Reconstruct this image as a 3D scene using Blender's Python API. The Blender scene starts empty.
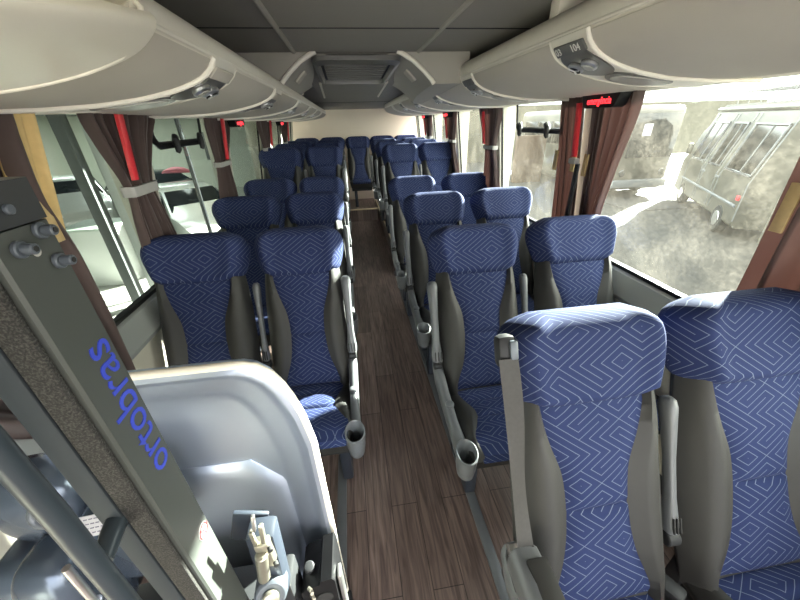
import bpy, bmesh, math, random
from mathutils import Vector, Matrix
from math import sin, cos, pi, radians, sqrt, atan2
random.seed(7)
scene = bpy.context.scene
COL = scene.collection

# ------------------------------------------------------------------ camera
CP, CYAW, CROLL, CF = .4927, .1294, -.0304, 331.26
def setup_camera():
    F = Vector((sin(CYAW)*cos(CP), cos(CYAW)*cos(CP), -sin(CP)))
    R0 = Vector((cos(CYAW), -sin(CYAW), 0)); U0 = R0.cross(F)
    R = R0*cos(CROLL)+U0*sin(CROLL); U = -R0*sin(CROLL)+U0*cos(CROLL)
    cd = bpy.data.cameras.new('camera'); co = bpy.data.objects.new('camera', cd)
    COL.objects.link(co)
    cd.sensor_fit = 'HORIZONTAL'; cd.sensor_width = 36; cd.lens = CF/800*36
    cd.clip_start = .02; cd.clip_end = 300
    M = Matrix(((R.x, U.x, -F.x, -.178), (R.y, U.y, -F.y, 0), (R.z, U.z, -F.z, 1.65), (0, 0, 0, 1)))
    co.matrix_world = M
    scene.camera = co
setup_camera()

# ------------------------------------------------------------------ world, sun, exposure
w = bpy.data.worlds.new('sky'); scene.world = w; w.use_nodes = True
wn = w.node_tree; wn.nodes.clear()
wo = wn.nodes.new('ShaderNodeOutputWorld'); wb = wn.nodes.new('ShaderNodeBackground')
sk = wn.nodes.new('ShaderNodeTexSky'); sk.sky_type = 'NISHITA'; sk.sun_disc = False
sk.sun_elevation = radians(32); sk.sun_rotation = radians(110); sk.dust_density = 4; sk.air_density = 1.0
mixw = wn.nodes.new('ShaderNodeMixRGB'); mixw.inputs[0].default_value = .75
mixw.inputs[2].default_value = (1.0, .98, .95, 1)
skm = wn.nodes.new('ShaderNodeMixRGB'); skm.blend_type = 'MULTIPLY'; skm.inputs[0].default_value = 1
skm.inputs[2].default_value = (.12, .12, .12, 1)
wn.links.new(sk.outputs[0], skm.inputs[1]); wn.links.new(skm.outputs[0], mixw.inputs[1])
wn.links.new(mixw.outputs[0], wb.inputs[0]); wn.links.new(wb.outputs[0], wo.inputs[0])
wb.inputs[1].default_value = 4.8
sl = bpy.data.lights.new('sun', 'SUN'); so = bpy.data.objects.new('sun', sl); COL.objects.link(so)
sl.energy = 48.0; sl.angle = radians(1.2); sl.color = (1, .95, .86)
SUN_DIR = Vector((1, .62, .44))
so.rotation_euler = SUN_DIR.to_track_quat('Z', 'Y').to_euler(); so.location = (20, -8, 12)
scene.view_settings.view_transform = 'Standard'; scene.view_settings.look = 'None'
scene.view_settings.gamma = 1; scene.view_settings.use_curve_mapping = False
scene.view_settings.exposure = 0.9

# ------------------------------------------------------------------ materials
def nmat(name):
    m = bpy.data.materials.new(name); m.use_nodes = True
    nt = m.node_tree; b = nt.nodes['Principled BSDF']
    return m, nt, b
def mat(name, col, rough=.5, metal=0, nscale=0, namt=.15, bump=0, bscale=200, coat=0, spec=.5):
    m, nt, b = nmat(name)
    b.inputs['Base Color'].default_value = (*col, 1); b.inputs['Roughness'].default_value = rough
    b.inputs['Metallic'].default_value = metal; b.inputs['Specular IOR Level'].default_value = spec
    b.inputs['Coat Weight'].default_value = coat
    tc = nt.nodes.new('ShaderNodeTexCoord')
    if nscale:
        n = nt.nodes.new('ShaderNodeTexNoise'); n.inputs['Scale'].default_value = nscale; n.inputs['Detail'].default_value = 5
        nt.links.new(tc.outputs['Object'], n.inputs['Vector'])
        r = nt.nodes.new('ShaderNodeMixRGB'); r.blend_type = 'MIX'
        r.inputs[1].default_value = (*[c*(1-namt) for c in col], 1); r.inputs[2].default_value = (*[min(1, c*(1+namt)) for c in col], 1)
        nt.links.new(n.outputs['Fac'], r.inputs[0]); nt.links.new(r.outputs[0], b.inputs['Base Color'])
    if bump:
        n = nt.nodes.new('ShaderNodeTexNoise'); n.inputs['Scale'].default_value = bscale; n.inputs['Detail'].default_value = 3
        nt.links.new(tc.outputs['Object'], n.inputs['Vector'])
        bp = nt.nodes.new('ShaderNodeBump'); bp.inputs['Strength'].default_value = bump; bp.inputs['Distance'].default_value = .004
        nt.links.new(n.outputs['Fac'], bp.inputs['Height']); nt.links.new(bp.outputs[0], b.inputs['Normal'])
    return m
def math_node(nt, op, a, b=None):
    n = nt.nodes.new('ShaderNodeMath'); n.operation = op
    for i, x in enumerate((a, b)):
        if x is None: continue
        if isinstance(x, (int, float)): n.inputs[i].default_value = x
        else: nt.links.new(x, n.inputs[i])
    return n.outputs[0]
def fabric_mat():
    m, nt, b = nmat('maze_fabric')
    uv = nt.nodes.new('ShaderNodeUVMap'); uv.uv_map = 'UVMap'
    sp = nt.nodes.new('ShaderNodeSeparateXYZ'); nt.links.new(uv.outputs[0], sp.inputs[0])
    S = .058; N = 2.0
    u = math_node(nt, 'DIVIDE', sp.outputs[0], S); v = math_node(nt, 'DIVIDE', sp.outputs[1], S*.72)
    fu = math_node(nt, 'FLOOR', u); fv = math_node(nt, 'FLOOR', v)
    cb = nt.nodes.new('ShaderNodeCombineXYZ'); nt.links.new(fu, cb.inputs[0]); nt.links.new(fv, cb.inputs[1])
    wnz = nt.nodes.new('ShaderNodeTexWhiteNoise'); wnz.noise_dimensions = '3D'; nt.links.new(cb.outputs[0], wnz.inputs['Vector'])
    r = math_node(nt, 'GREATER_THAN', wnz.outputs['Value'], .5)
    sg = math_node(nt, 'SUBTRACT', math_node(nt, 'MULTIPLY', r, 2), 1)
    du = math_node(nt, 'SUBTRACT', u, fu); dv = math_node(nt, 'SUBTRACT', v, fv)
    d = math_node(nt, 'ADD', du, math_node(nt, 'MULTIPLY', sg, dv))
    k = math_node(nt, 'FRACT', math_node(nt, 'ADD', math_node(nt, 'MULTIPLY', d, N), 10.5))
    dist = math_node(nt, 'ABSOLUTE', math_node(nt, 'SUBTRACT', k, .5))
    ln = math_node(nt, 'LESS_THAN', dist, .055)
    tc = nt.nodes.new('ShaderNodeTexCoord')
    nz = nt.nodes.new('ShaderNodeTexNoise'); nz.inputs['Scale'].default_value = 9; nt.links.new(tc.outputs['Object'], nz.inputs['Vector'])
    base = nt.nodes.new('ShaderNodeMixRGB'); base.inputs[1].default_value = (.018, .027, .080, 1); base.inputs[2].default_value = (.024, .034, .098, 1)
    nt.links.new(nz.outputs['Fac'], base.inputs[0])
    mx = nt.nodes.new('ShaderNodeMixRGB'); mx.inputs[2].default_value = (.12, .145, .21, 1)
    nt.links.new(base.outputs[0], mx.inputs[1]); nt.links.new(ln, mx.inputs[0])
    nt.links.new(mx.outputs[0], b.inputs['Base Color'])
    b.inputs['Roughness'].default_value = .85; b.inputs['Specular IOR Level'].default_value = .12
    b.inputs['Sheen Weight'].default_value = .0; b.inputs['Sheen Roughness'].default_value = .4
    b.inputs['Sheen Tint'].default_value = (.75, .82, 1, 1)
    wv = nt.nodes.new('ShaderNodeTexNoise'); wv.inputs['Scale'].default_value = 900
    nt.links.new(tc.outputs['Object'], wv.inputs['Vector'])
    bp = nt.nodes.new('ShaderNodeBump'); bp.inputs['Strength'].default_value = .15; bp.inputs['Distance'].default_value = .002
    nt.links.new(wv.outputs['Fac'], bp.inputs['Height']); nt.links.new(bp.outputs[0], b.inputs['Normal'])
    return m
def wood_mat():
    m, nt, b = nmat('dark_wood_planks')
    tc = nt.nodes.new('ShaderNodeTexCoord')
    sp = nt.nodes.new('ShaderNodeSeparateXYZ'); nt.links.new(tc.outputs['Object'], sp.inputs[0])
    cb = nt.nodes.new('ShaderNodeCombineXYZ'); nt.links.new(sp.outputs[1], cb.inputs[0]); nt.links.new(sp.outputs[0], cb.inputs[1])
    br = nt.nodes.new('ShaderNodeTexBrick'); nt.links.new(cb.outputs[0], br.inputs['Vector'])
    br.offset = .37; br.inputs['Scale'].default_value = 1; br.inputs['Brick Width'].default_value = .95; br.inputs['Row Height'].default_value = .125
    br.inputs['Mortar Size'].default_value = .0016; br.inputs['Mortar Smooth'].default_value = .2; br.inputs['Bias'].default_value = 0
    br.inputs['Color1'].default_value = (.135, .098, .086, 1); br.inputs['Color2'].default_value = (.225, .168, .15, 1); br.inputs['Mortar'].default_value = (.02, .014, .012, 1)
    mp = nt.nodes.new('ShaderNodeMapping'); mp.inputs['Scale'].default_value = (26, 1.6, 1); nt.links.new(tc.outputs['Object'], mp.inputs[0])
    nz = nt.nodes.new('ShaderNodeTexNoise'); nz.inputs['Scale'].default_value = 2.2; nz.inputs['Detail'].default_value = 8; nz.inputs['Distortion'].default_value = 1.1
    nt.links.new(mp.outputs[0], nz.inputs['Vector'])
    rp = nt.nodes.new('ShaderNodeValToRGB'); rp.color_ramp.elements[0].position = .33; rp.color_ramp.elements[1].position = .7
    rp.color_ramp.elements[0].color = (.45, .42, .42, 1); rp.color_ramp.elements[1].color = (1.25, 1.22, 1.2, 1)
    nt.links.new(nz.outputs['Fac'], rp.inputs[0])
    mu = nt.nodes.new('ShaderNodeMixRGB'); mu.blend_type = 'MULTIPLY'; mu.inputs[0].default_value = 1
    nt.links.new(br.outputs['Color'], mu.inputs[1]); nt.links.new(rp.outputs[0], mu.inputs[2])
    nt.links.new(mu.outputs[0], b.inputs['Base Color']); b.inputs['Roughness'].default_value = .42
    return m
def glass_mat(name, dust, tint=(.9, .96, .94), dustcol=(.85, .83, .76)):
    m = bpy.data.materials.new(name); m.use_nodes = True; nt = m.node_tree; nt.nodes.clear()
    o = nt.nodes.new('ShaderNodeOutputMaterial'); t = nt.nodes.new('ShaderNodeBsdfTransparent'); t.inputs[0].default_value = (*tint, 1)
    g = nt.nodes.new('ShaderNodeBsdfGlossy'); g.inputs['Roughness'].default_value = .02
    lw = nt.nodes.new('ShaderNodeLayerWeight'); lw.inputs[0].default_value = .5
    fv = math_node(nt, 'ADD', math_node(nt, 'MULTIPLY', math_node(nt, 'POWER', lw.outputs['Facing'], 5), .45), .025)
    m1 = nt.nodes.new('ShaderNodeMixShader'); nt.links.new(fv, m1.inputs[0]); nt.links.new(t.outputs[0], m1.inputs[1]); nt.links.new(g.outputs[0], m1.inputs[2])
    if dust <= 0:
        nt.links.new(m1.outputs[0], o.inputs[0]); return m
    df = nt.nodes.new('ShaderNodeBsdfDiffuse'); df.inputs[0].default_value = (*dustcol, 1)
    tl = nt.nodes.new('ShaderNodeBsdfTranslucent'); tl.inputs[0].default_value = (*dustcol, 1)
    m2 = nt.nodes.new('ShaderNodeMixShader'); m2.inputs[0].default_value = .7; nt.links.new(df.outputs[0], m2.inputs[1]); nt.links.new(tl.outputs[0], m2.inputs[2])
    tc = nt.nodes.new('ShaderNodeTexCoord')
    n1 = nt.nodes.new('ShaderNodeTexNoise'); n1.inputs['Scale'].default_value = 55; n1.inputs['Detail'].default_value = 9; n1.inputs['Roughness'].default_value = .75
    n2 = nt.nodes.new('ShaderNodeTexNoise'); n2.inputs['Scale'].default_value = 5; n2.inputs['Detail'].default_value = 4
    for n in (n1, n2): nt.links.new(tc.outputs['Object'], n.inputs['Vector'])
    a = math_node(nt, 'ADD', math_node(nt, 'MULTIPLY', n1.outputs['Fac'], 1.1), math_node(nt, 'MULTIPLY', n2.outputs['Fac'], .9))
    fc = math_node(nt, 'MULTIPLY', math_node(nt, 'POWER', a, 4), dust)
    cl = nt.nodes.new('ShaderNodeClamp'); nt.links.new(fc, cl.inputs[0])
    m3 = nt.nodes.new('ShaderNodeMixShader'); nt.links.new(cl.outputs[0], m3.inputs[0]); nt.links.new(m1.outputs[0], m3.inputs[1]); nt.links.new(m2.outputs[0], m3.inputs[2])
    nt.links.new(m3.outputs[0], o.inputs[0]); return m
def emis(name, col, s):
    m, nt, b = nmat(name); b.inputs['Base Color'].default_value = (*col, 1)
    b.inputs['Emission Color'].default_value = (*col, 1); b.inputs['Emission Strength'].default_value = s
    return m
def curtain_mat():
    m, nt, b = nmat('curtain_cloth')
    b.inputs['Base Color'].default_value = (.10, .068, .062, 1); b.inputs['Roughness'].default_value = .8
    b.inputs['Sheen Weight'].default_value = .3
    tl = nt.nodes.new('ShaderNodeBsdfTranslucent'); tl.inputs[0].default_value = (.26, .17, .155, 1)
    mx = nt.nodes.new('ShaderNodeMixShader'); mx.inputs[0].default_value = .28
    o = nt.nodes['Material Output']
    nt.links.new(b.outputs[0], mx.inputs[1]); nt.links.new(tl.outputs[0], mx.inputs[2]); nt.links.new(mx.outputs[0], o.inputs[0])
    return m
def brushed_mat():
    m, nt, b = nmat('brushed_aluminium')
    b.inputs['Base Color'].default_value = (.60, .67, .80, 1); b.inputs['Metallic'].default_value = .88; b.inputs['Roughness'].default_value = .36
    tc = nt.nodes.new('ShaderNodeTexCoord'); mp = nt.nodes.new('ShaderNodeMapping'); mp.inputs['Scale'].default_value = (3, 3, 160)
    nt.links.new(tc.outputs['Object'], mp.inputs[0]); n = nt.nodes.new('ShaderNodeTexNoise'); n.inputs['Scale'].default_value = 3; n.inputs['Detail'].default_value = 4
    nt.links.new(mp.outputs[0], n.inputs['Vector'])
    r = nt.nodes.new('ShaderNodeMapRange'); r.inputs[3].default_value = .40; r.inputs[4].default_value = .46
    nt.links.new(n.outputs['Fac'], r.inputs[0]); nt.links.new(r.outputs[0], b.inputs['Roughness'])
    return m
def grip_mat():
    m, nt, b = nmat('grip_tape')
    tc = nt.nodes.new('ShaderNodeTexCoord'); n = nt.nodes.new('ShaderNodeTexNoise'); n.inputs['Scale'].default_value = 420; n.inputs['Detail'].default_value = 2
    nt.links.new(tc.outputs['Object'], n.inputs['Vector'])
    r = nt.nodes.new('ShaderNodeValToRGB'); r.color_ramp.elements[0].position = .42; r.color_ramp.elements[1].position = .72
    r.color_ramp.elements[0].color = (.010, .0095, .009, 1); r.color_ramp.elements[1].color = (.065, .060, .056, 1)
    nt.links.new(n.outputs['Fac'], r.inputs[0]); nt.links.new(r.outputs[0], b.inputs['Base Color']); b.inputs['Roughness'].default_value = .7
    bp = nt.nodes.new('ShaderNodeBump'); bp.inputs['Strength'].default_value = .8; bp.inputs['Distance'].default_value = .002
    nt.links.new(n.outputs['Fac'], bp.inputs['Height']); nt.links.new(bp.outputs[0], b.inputs['Normal'])
    return m
M = dict(
    fabric=fabric_mat(), wood=wood_mat(), curtain=curtain_mat(), alu=brushed_mat(), grip=grip_mat(),
    vinyl=mat('grey_vinyl', (.026, .0255, .024), .6, nscale=30, namt=.08, bump=.12, bscale=700),
    plastic=mat('grey_plastic', (.125, .132, .14), .38, nscale=20, namt=.06),
    plastic_dark=mat('charcoal_plastic', (.026, .027, .029), .5, nscale=20, namt=.1, spec=.3),
    black=mat('black_rubber', (.008, .008, .009), .45, nscale=30, namt=.2, spec=.25),
    steel=mat('painted_steel', (.10, .115, .135), .4, metal=.2, nscale=12, namt=.08),
    ceil=mat('ceiling_cloth', (.25, .235, .215), .85, nscale=3, namt=.06, bump=.15, bscale=500),
    beige=mat('beige_plastic', (.70, .655, .575), .5, nscale=4, namt=.04),
    nose=mat('cream_plastic', (.90, .84, .72), .42, nscale=3, namt=.04),
    door=mat('bin_door_cloth', (.52, .48, .42), .75, nscale=6, namt=.05, bump=.15, bscale=600),
    white=mat('rib_plastic', (.78, .74, .66), .4, nscale=8, namt=.03),
    pod=mat('pod_grey', (.125, .123, .115), .32, nscale=10, namt=.05),
    chrome=mat('chrome', (.75, .75, .75), .34, metal=1, nscale=10, namt=.05),
    lens=mat('speaker_lens', (.40, .39, .36), .4, nscale=300, namt=.2),
    wallp=mat('wall_panel', (.50, .47, .40), .6, nscale=4, namt=.06),
    sill=mat('sill_grey', (.27, .28, .27), .45, nscale=6, namt=.06),
    rearw=mat('rear_wall_cloth', (.80, .72, .60), .8, nscale=2.5, namt=.06),
    cowl=mat('cowl_grey', (.36, .34, .30), .7, nscale=5, namt=.05),
    red=mat('red_plastic', (.62, .025, .035), .35, nscale=15, namt=.08),
    tan=mat('tan_tab', (.50, .36, .17), .6, nscale=60, namt=.2),
    straw=mat('curtain_sunlit', (.70, .50, .22), .75, nscale=40, namt=.15),  # straw tone carries the sunlight on the front-left curtain's edge
    tie=mat('tieback_grey', (.38, .37, .35), .6, nscale=40, namt=.1),
    paint=mat('lift_paint', (.022, .024, .027), .38, nscale=9, namt=.08, coat=.15),
    paintl=mat('lift_face_paint', (.058, .063, .058), .45, nscale=5, namt=.08),
    paintg=mat('lift_strip_paint', (.032, .039, .046), .55, nscale=8, namt=.06, spec=.2),
    tubep=mat('tube_paint', (.03, .039, .048), .32, nscale=8, namt=.08, coat=.05, spec=.35),
    blue=mat('blue_lettering', (.035, .06, .48), .5, nscale=20, namt=.05),
    bluemetal=mat('blue_grey_metal', (.030, .037, .052), .45, metal=.1, nscale=12, namt=.12),
    zinc=mat('zinc', (.36, .34, .28), .35, metal=.8, nscale=25, namt=.15),
    glossblue=mat('glossy_tank', (.09, .115, .155), .22, metal=.5, nscale=6, namt=.1),
    paper=mat('paper_white', (.48, .48, .50), .7, nscale=30, namt=.03),
    ink=mat('ink_grey', (.15, .14, .2), .7, nscale=30, namt=.1),
    redink=mat('red_ink', (.6, .03, .03), .6, nscale=30, namt=.1),
    plate=mat('number_plate', (.12, .12, .115), .4, nscale=20, namt=.1),
    platet=mat('number_ink', (.75, .74, .70), .5, nscale=20, namt=.03),
    nosing=mat('nosing_beige', (.55, .45, .30), .5, nscale=20, namt=.1),
    rail=mat('rail_metal', (.16, .17, .185), .4, metal=.4, nscale=20, namt=.1),
    belt=mat('webbing', (.034, .032, .030), .6, nscale=120, namt=.25),
    glow=emis('red_glow', (1, .03, .04), 2.2),
    glass_dirty=glass_mat('dusty_glass', .0095, dustcol=(.85, .80, .68)), glass_clean=glass_mat('tinted_glass', 0, (.80, .86, .83)),
    glass_rear=glass_mat('dusty_side_glass', .012),
    asphalt=mat('asphalt', (.022, .0205, .0175), .9, nscale=5, namt=.65, bump=.4, bscale=30),
    asphaltd=mat('dark_asphalt', (.03, .027, .025), .9, nscale=3, namt=.2),
    garfloor=mat('garage_floor', (.45, .45, .42), .4, nscale=2, namt=.06),
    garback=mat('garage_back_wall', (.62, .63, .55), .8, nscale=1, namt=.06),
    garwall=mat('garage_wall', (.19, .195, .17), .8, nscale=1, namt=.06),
    garcol=mat('garage_column', (.10, .11, .11), .7, nscale=3, namt=.05),
    carwhite=mat('car_white', (.55, .57, .55), .25, coat=.5, nscale=2, namt=.02),
    carsilver=mat('car_silver', (.42, .42, .40), .3, metal=.3, coat=.4, nscale=2, namt=.03),
    cardark=mat('car_dark', (.03, .033, .036), .25, coat=.5, nscale=2, namt=.1),
    carglass=mat('car_glass', (.015, .018, .02), .08, nscale=2, namt=.1),
    tyre=mat('tyre', (.02, .02, .02), .8, nscale=30, namt=.2),
    pink=mat('pink_cloth', (.62, .18, .22), .7, nscale=8, namt=.2),
    deskg=mat('desk_top', (.36, .42, .38), .5, nscale=5, namt=.05),
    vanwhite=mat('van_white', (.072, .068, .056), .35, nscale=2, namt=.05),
    vanglass=mat('van_glass', (.008, .008, .007), .15, nscale=4, namt=.2),
    brick=mat('brick_wall', (.06, .035, .02), .8, nscale=10, namt=.2),
    hedge=mat('yard_wall', (.06, .055, .038), .9, nscale=1.5, namt=.2),
    shadowgap=mat('deep_cavity', (.02, .02, .02), .8, nscale=10, namt=.1),
)

# ------------------------------------------------------------------ mesh helpers
class MB:
    def __init__(s): s.v = []; s.f = []; s.uv = []
    def add(s, pts, faces, uvs=None):
        o = len(s.v); s.v += [Vector(p) for p in pts]; s.f += [tuple(i+o for i in f) for f in faces]
        s.uv += list(uvs) if uvs else [(p[0], p[2]) for p in pts]
        return s
def loft(mb, rings, cap0=True, cap1=True, closed=True, uvs=None):
    n = len(rings[0]); pts = [p for r in rings for p in r]; fs = []
    for i in range(len(rings)-1):
        for j in range(n if closed else n-1):
            a = i*n+j; b = i*n+(j+1) % n
            fs.append((a, b, b+n, a+n))
    if cap0 and closed: fs.append(tuple(reversed(range(n))))
    if cap1 and closed: fs.append(tuple(range((len(rings)-1)*n, len(rings)*n)))
    mb.add(pts, fs, uvs); return mb
def box(mb, c, size, bev=0, rot=None, seg=2):
    bm = bmesh.new(); bmesh.ops.create_cube(bm, size=1)
    for v in bm.verts: v.co = Vector((v.co.x*size[0], v.co.y*size[1], v.co.z*size[2]))
    if bev: bmesh.ops.bevel(bm, geom=bm.edges[:], offset=min(bev, min(size)*.49), segments=seg, affect='EDGES', profile=.5)
    bm.verts.index_update()
    R = rot if rot is not None else Matrix.Identity(3)
    mb.add([Vector(c)+R @ v.co for v in bm.verts], [tuple(v.index for v in f.verts) for f in bm.faces]); bm.free(); return mb
def frame_of(d):
    d = d.normalized(); a = Vector((0, 0, 1)) if abs(d.z) < .9 else Vector((0, 1, 0))
    x = a.cross(d).normalized(); y = d.cross(x); return x, y
def tube(mb, path, r, n=12, cap=True):
    path = [Vector(p) for p in path]; rings = []
    x = None
    for i, p in enumerate(path):
        d = (path[min(i+1, len(path)-1)]-path[max(i-1, 0)]).normalized()
        if x is None: x, y = frame_of(d)
        else:
            x = (x-d*x.dot(d)).normalized(); y = d.cross(x)
        rr = r[i] if isinstance(r, (list, tuple)) else r
        rings.append([p+x*rr*cos(2*pi*k/n)+y*rr*sin(2*pi*k/n) for k in range(n)])
    loft(mb, rings, cap, cap); return mb
def cyl(mb, p0, p1, r, n=20, bev=0):
    p0 = Vector(p0); p1 = Vector(p1); d = (p1-p0)
    if bev:
        u = d.normalized()
        return tube(mb, [p0, p0+u*1e-4, p0+u*bev, p1-u*bev, p1-u*1e-4, p1], [r-bev, r-bev*.9, r, r, r-bev*.9, r-bev], n)
    return tube(mb, [p0, p1], r, n)
def extr(mb, poly, axis, a, b):
    """polygon in the two other axes, extruded along axis ('x','y','z')"""
    def P(q, t):
        return {'x': (t, q[0], q[1]), 'y': (q[0], t, q[1]), 'z': (q[0], q[1], t)}[axis]
    n = len(poly); pts = [P(q, a) for q in poly]+[P(q, b) for q in poly]
    fs = [(i, (i+1) % n, (i+1) % n+n, i+n) for i in range(n)]+[tuple(reversed(range(n))), tuple(range(n, 2*n))]
    mb.add(pts, fs); return mb
def slab(mb, fn, nu, nv, t0, t1):
    """solid sheet: fn(u,v) -> (point, normal), u,v in 0..1, from offset t0 to t1 along the normal"""
    A = []; B = []
    for j in range(nv+1):
        for i in range(nu+1):
            p, n = fn(i/nu, j/nv); A.append(p+n*t1); B.append(p+n*t0)
    N = (nu+1)*(nv+1); W = nu+1; fs = []
    for j in range(nv):
        for i in range(nu):
            a = j*W+i
            fs.append((a, a+1, a+1+W, a+W)); fs.append((a+N, a+W+N, a+1+W+N, a+1+N))
    bd = [i for i in range(W)]+[j*W+nu for j in range(1, nv+1)]+[nv*W+i for i in range(nu-1, -1, -1)]+[j*W for j in range(nv-1, 0, -1)]
    for k in range(len(bd)):
        a, b = bd[k], bd[(k+1) % len(bd)]; fs.append((a, a+N, b+N, b))
    mb.add(A+B, fs); return mb
def wl(o):
    p = Vector((0, 0, 0))
    while o is not None: p += o.location; o = o.parent
    return p
def build(mb, name, m, parent=None, sharp=40, label=None, cat=None, group=None, kind=None, smooth=True):
    me = bpy.data.meshes.new(name)
    if parent is None:
        lo = Vector([min(v[i] for v in mb.v) for i in range(3)]); hi = Vector([max(v[i] for v in mb.v) for i in range(3)])
        org = Vector(((lo.x+hi.x)/2, (lo.y+hi.y)/2, lo.z)) if kind != 'structure' else Vector((0, 0, 0))
    else: org = wl(parent)
    me.from_pydata([v-org for v in mb.v], [], mb.f)
    bm = bmesh.new(); bm.from_mesh(me); bmesh.ops.recalc_face_normals(bm, faces=bm.faces[:]); bm.to_mesh(me); bm.free()
    ul = me.uv_layers.new(name='UVMap')
    for l in me.loops: ul.data[l.index].uv = mb.uv[l.vertex_index]
    me.materials.append(m)
    if smooth:
        for p in me.polygons: p.use_smooth = True
        me.set_sharp_from_angle(angle=radians(sharp))
    o = bpy.data.objects.new(name, me); COL.objects.link(o)
    if parent is None: o.location = org
    else: o.parent = parent
    tag(o, label, cat, group, kind); return o
def tag(o, label=None, cat=None, group=None, kind=None):
    if label: o['label'] = label
    if cat: o['category'] = cat
    if group: o['group'] = group
    if kind: o['kind'] = kind
def thing(name, loc, label, cat, group=None):
    o = bpy.data.objects.new(name, None); COL.objects.link(o); o.location = loc; o.empty_display_size = .1
    tag(o, label, cat, group); return o
def copy_tree(o, parent=None):
    c = o.copy(); COL.objects.link(c); c.parent = parent
    for ch in list(o.children): copy_tree(ch, c)
    return c
def struct(mb, name, m, parent=None, sharp=40): return build(mb, name, m, parent, sharp, kind='structure')
def text_mesh(txt, size, org, right, up, m, name, parent, depth=.0006, squeeze=1.0, align='LEFT'):
    cu = bpy.data.curves.new('t', 'FONT'); cu.body = txt; cu.size = size; cu.extrude = depth; cu.align_x = align; cu.align_y = 'CENTER'
    cu.resolution_u = 3
    to = bpy.data.objects.new('t', cu); COL.objects.link(to)
    dg = bpy.context.evaluated_depsgraph_get(); me = bpy.data.meshes.new_from_object(to.evaluated_get(dg))
    bpy.data.objects.remove(to)
    right = Vector(right).normalized(); up = Vector(up).normalized(); nn = right.cross(up); org = Vector(org)
    mb = MB(); mb.add([org+right*v.co.x*squeeze+up*v.co.y+nn*v.co.z for v in me.vertices], [tuple(p.vertices) for p in me.polygons])
    bpy.data.meshes.remove(me)
    return build(mb, name, m, parent, smooth=False)
def lerp(a, b, t): return a+(b-a)*t
def interp(tab, s):
    if s <= tab[0][0]: return tab[0][1]
    n = len(tab)
    for k in range(n-1):
        (a, va), (b, vb) = tab[k], tab[k+1]
        if s <= b:
            t = (s-a)/(b-a); h = b-a
            ma = 0 if k == 0 else (vb-tab[k-1][1])/(b-tab[k-1][0])*h
            mb_ = 0 if k == n-2 else (tab[k+2][1]-va)/(tab[k+2][0]-a)*h
            return (2*t**3-3*t*t+1)*va+(t**3-2*t*t+t)*ma+(-2*t**3+3*t*t)*vb+(t**3-t*t)*mb_
    return tab[-1][1]

# ------------------------------------------------------------------ bus shell
Y0, Y1 = -1.6, 7.35
PIL = [-.65, .6, 1.85, 3.1, 4.34, 5.58, 6.82]
def xw(z): return 1.195-(z-.91)*.12          # inner wall line leans in towards the roof
ZT, ZS = 1.80, .93
struct(box(MB(), (0, (Y0+Y1)/2, -.03), (2.5, Y1-Y0, .06)), 'floor', M['wood'])
PZ = .22
for sgn, nm in ((1, 'floor_platform_right'), (-1, 'floor_platform_left')):
    mb = MB(); x0, x1 = sgn*.30 - (.03 if sgn < 0 else 0), sgn*1.25
    extr(mb, [(x0, 3.8), (x1, 3.8), (x1, Y1), (x0, Y1)], 'z', 0, PZ)
    struct(mb, nm, M['wood'])
    mb = MB(); tube(mb, [(x0, 3.8, PZ+.004), (x0, Y1-.05, PZ+.004)], .012, 8); tube(mb, [(x0, 3.795, PZ+.004), (x1-sgn*.07, 3.795, PZ+.004)], .012, 8)
    struct(mb, 'trim_1' if sgn > 0 else 'trim_2', M['nosing'])
struct(box(MB(), (-.02, (6.35+Y1)/2, PZ/2), (.58, Y1-6.35, PZ)), 'floor_step', M['wood'])
struct(box(MB(), (-.02, 6.34, PZ+.002), (.60, .05, .02), .006), 'trim_3', M['nosing'])
struct(box(MB(), (.27, 1.1, .006), (.045, 5.4, .012), .004), 'trim_4', M['rail'])
struct(box(MB(), (-.365, 1.1, .006), (.045, 5.4, .012), .004), 'trim_5', M['rail'])
struct(box(MB(), (0, (Y0+Y1)/2, -.55), (2.5, Y1-Y0, .96), .03), 'floor_underbody', M['vanwhite'])
# side walls
tn = 6
def sx(sgn, pts): return [(sgn*a, b) for a, b in pts]
for sgn, nm in ((1, 'wall_right'), (-1, 'wall_left')):
    mb = MB()
    extr(mb, sx(sgn, [(1.19, 0), (1.19, .80), (1.215, .84), (1.215, .915), (1.27, .915), (1.27, 0)]), 'y', Y0, Y1)
    extr(mb, sx(sgn, [(xw(ZT)+.03, ZT), (xw(1.99)+.03, 1.99), (1.27, 1.99), (1.27, ZT)]), 'y', Y0, Y1)
    for y in PIL:
        extr(mb, sx(sgn, [(xw(.91)+.012, .91), (xw(ZT)+.012, ZT), (1.27, ZT), (1.27, .91)]), 'y', y-.055, y+.055)
    struct(mb, nm, M['wallp'])
    mb = MB()      # sloping grey ledge under the windows
    extr(mb, sx(sgn, [(1.165, .79), (1.155, .815), (1.195, .915), (1.215, .925), (1.23, .91), (1.2, .79)]), 'y', Y0, Y1)
    struct(mb, 'trim_%d' % tn, M['sill']); tn += 1
    mb = MB(); extr(mb, sx(sgn, [(1.212, .918), (1.205, .945), (1.235, .945), (1.235, .918)]), 'y', Y0, Y1)
    struct(mb, 'trim_%d' % tn, M['black']); tn += 1
    mb = MB(); box(mb, (sgn*1.21, (Y0+Y1)/2, .05), (.05, Y1-Y0, .1), .01)
    struct(mb, 'baseboard_right' if sgn > 0 else 'baseboard_left', M['plastic_dark'])
wi = 1
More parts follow.
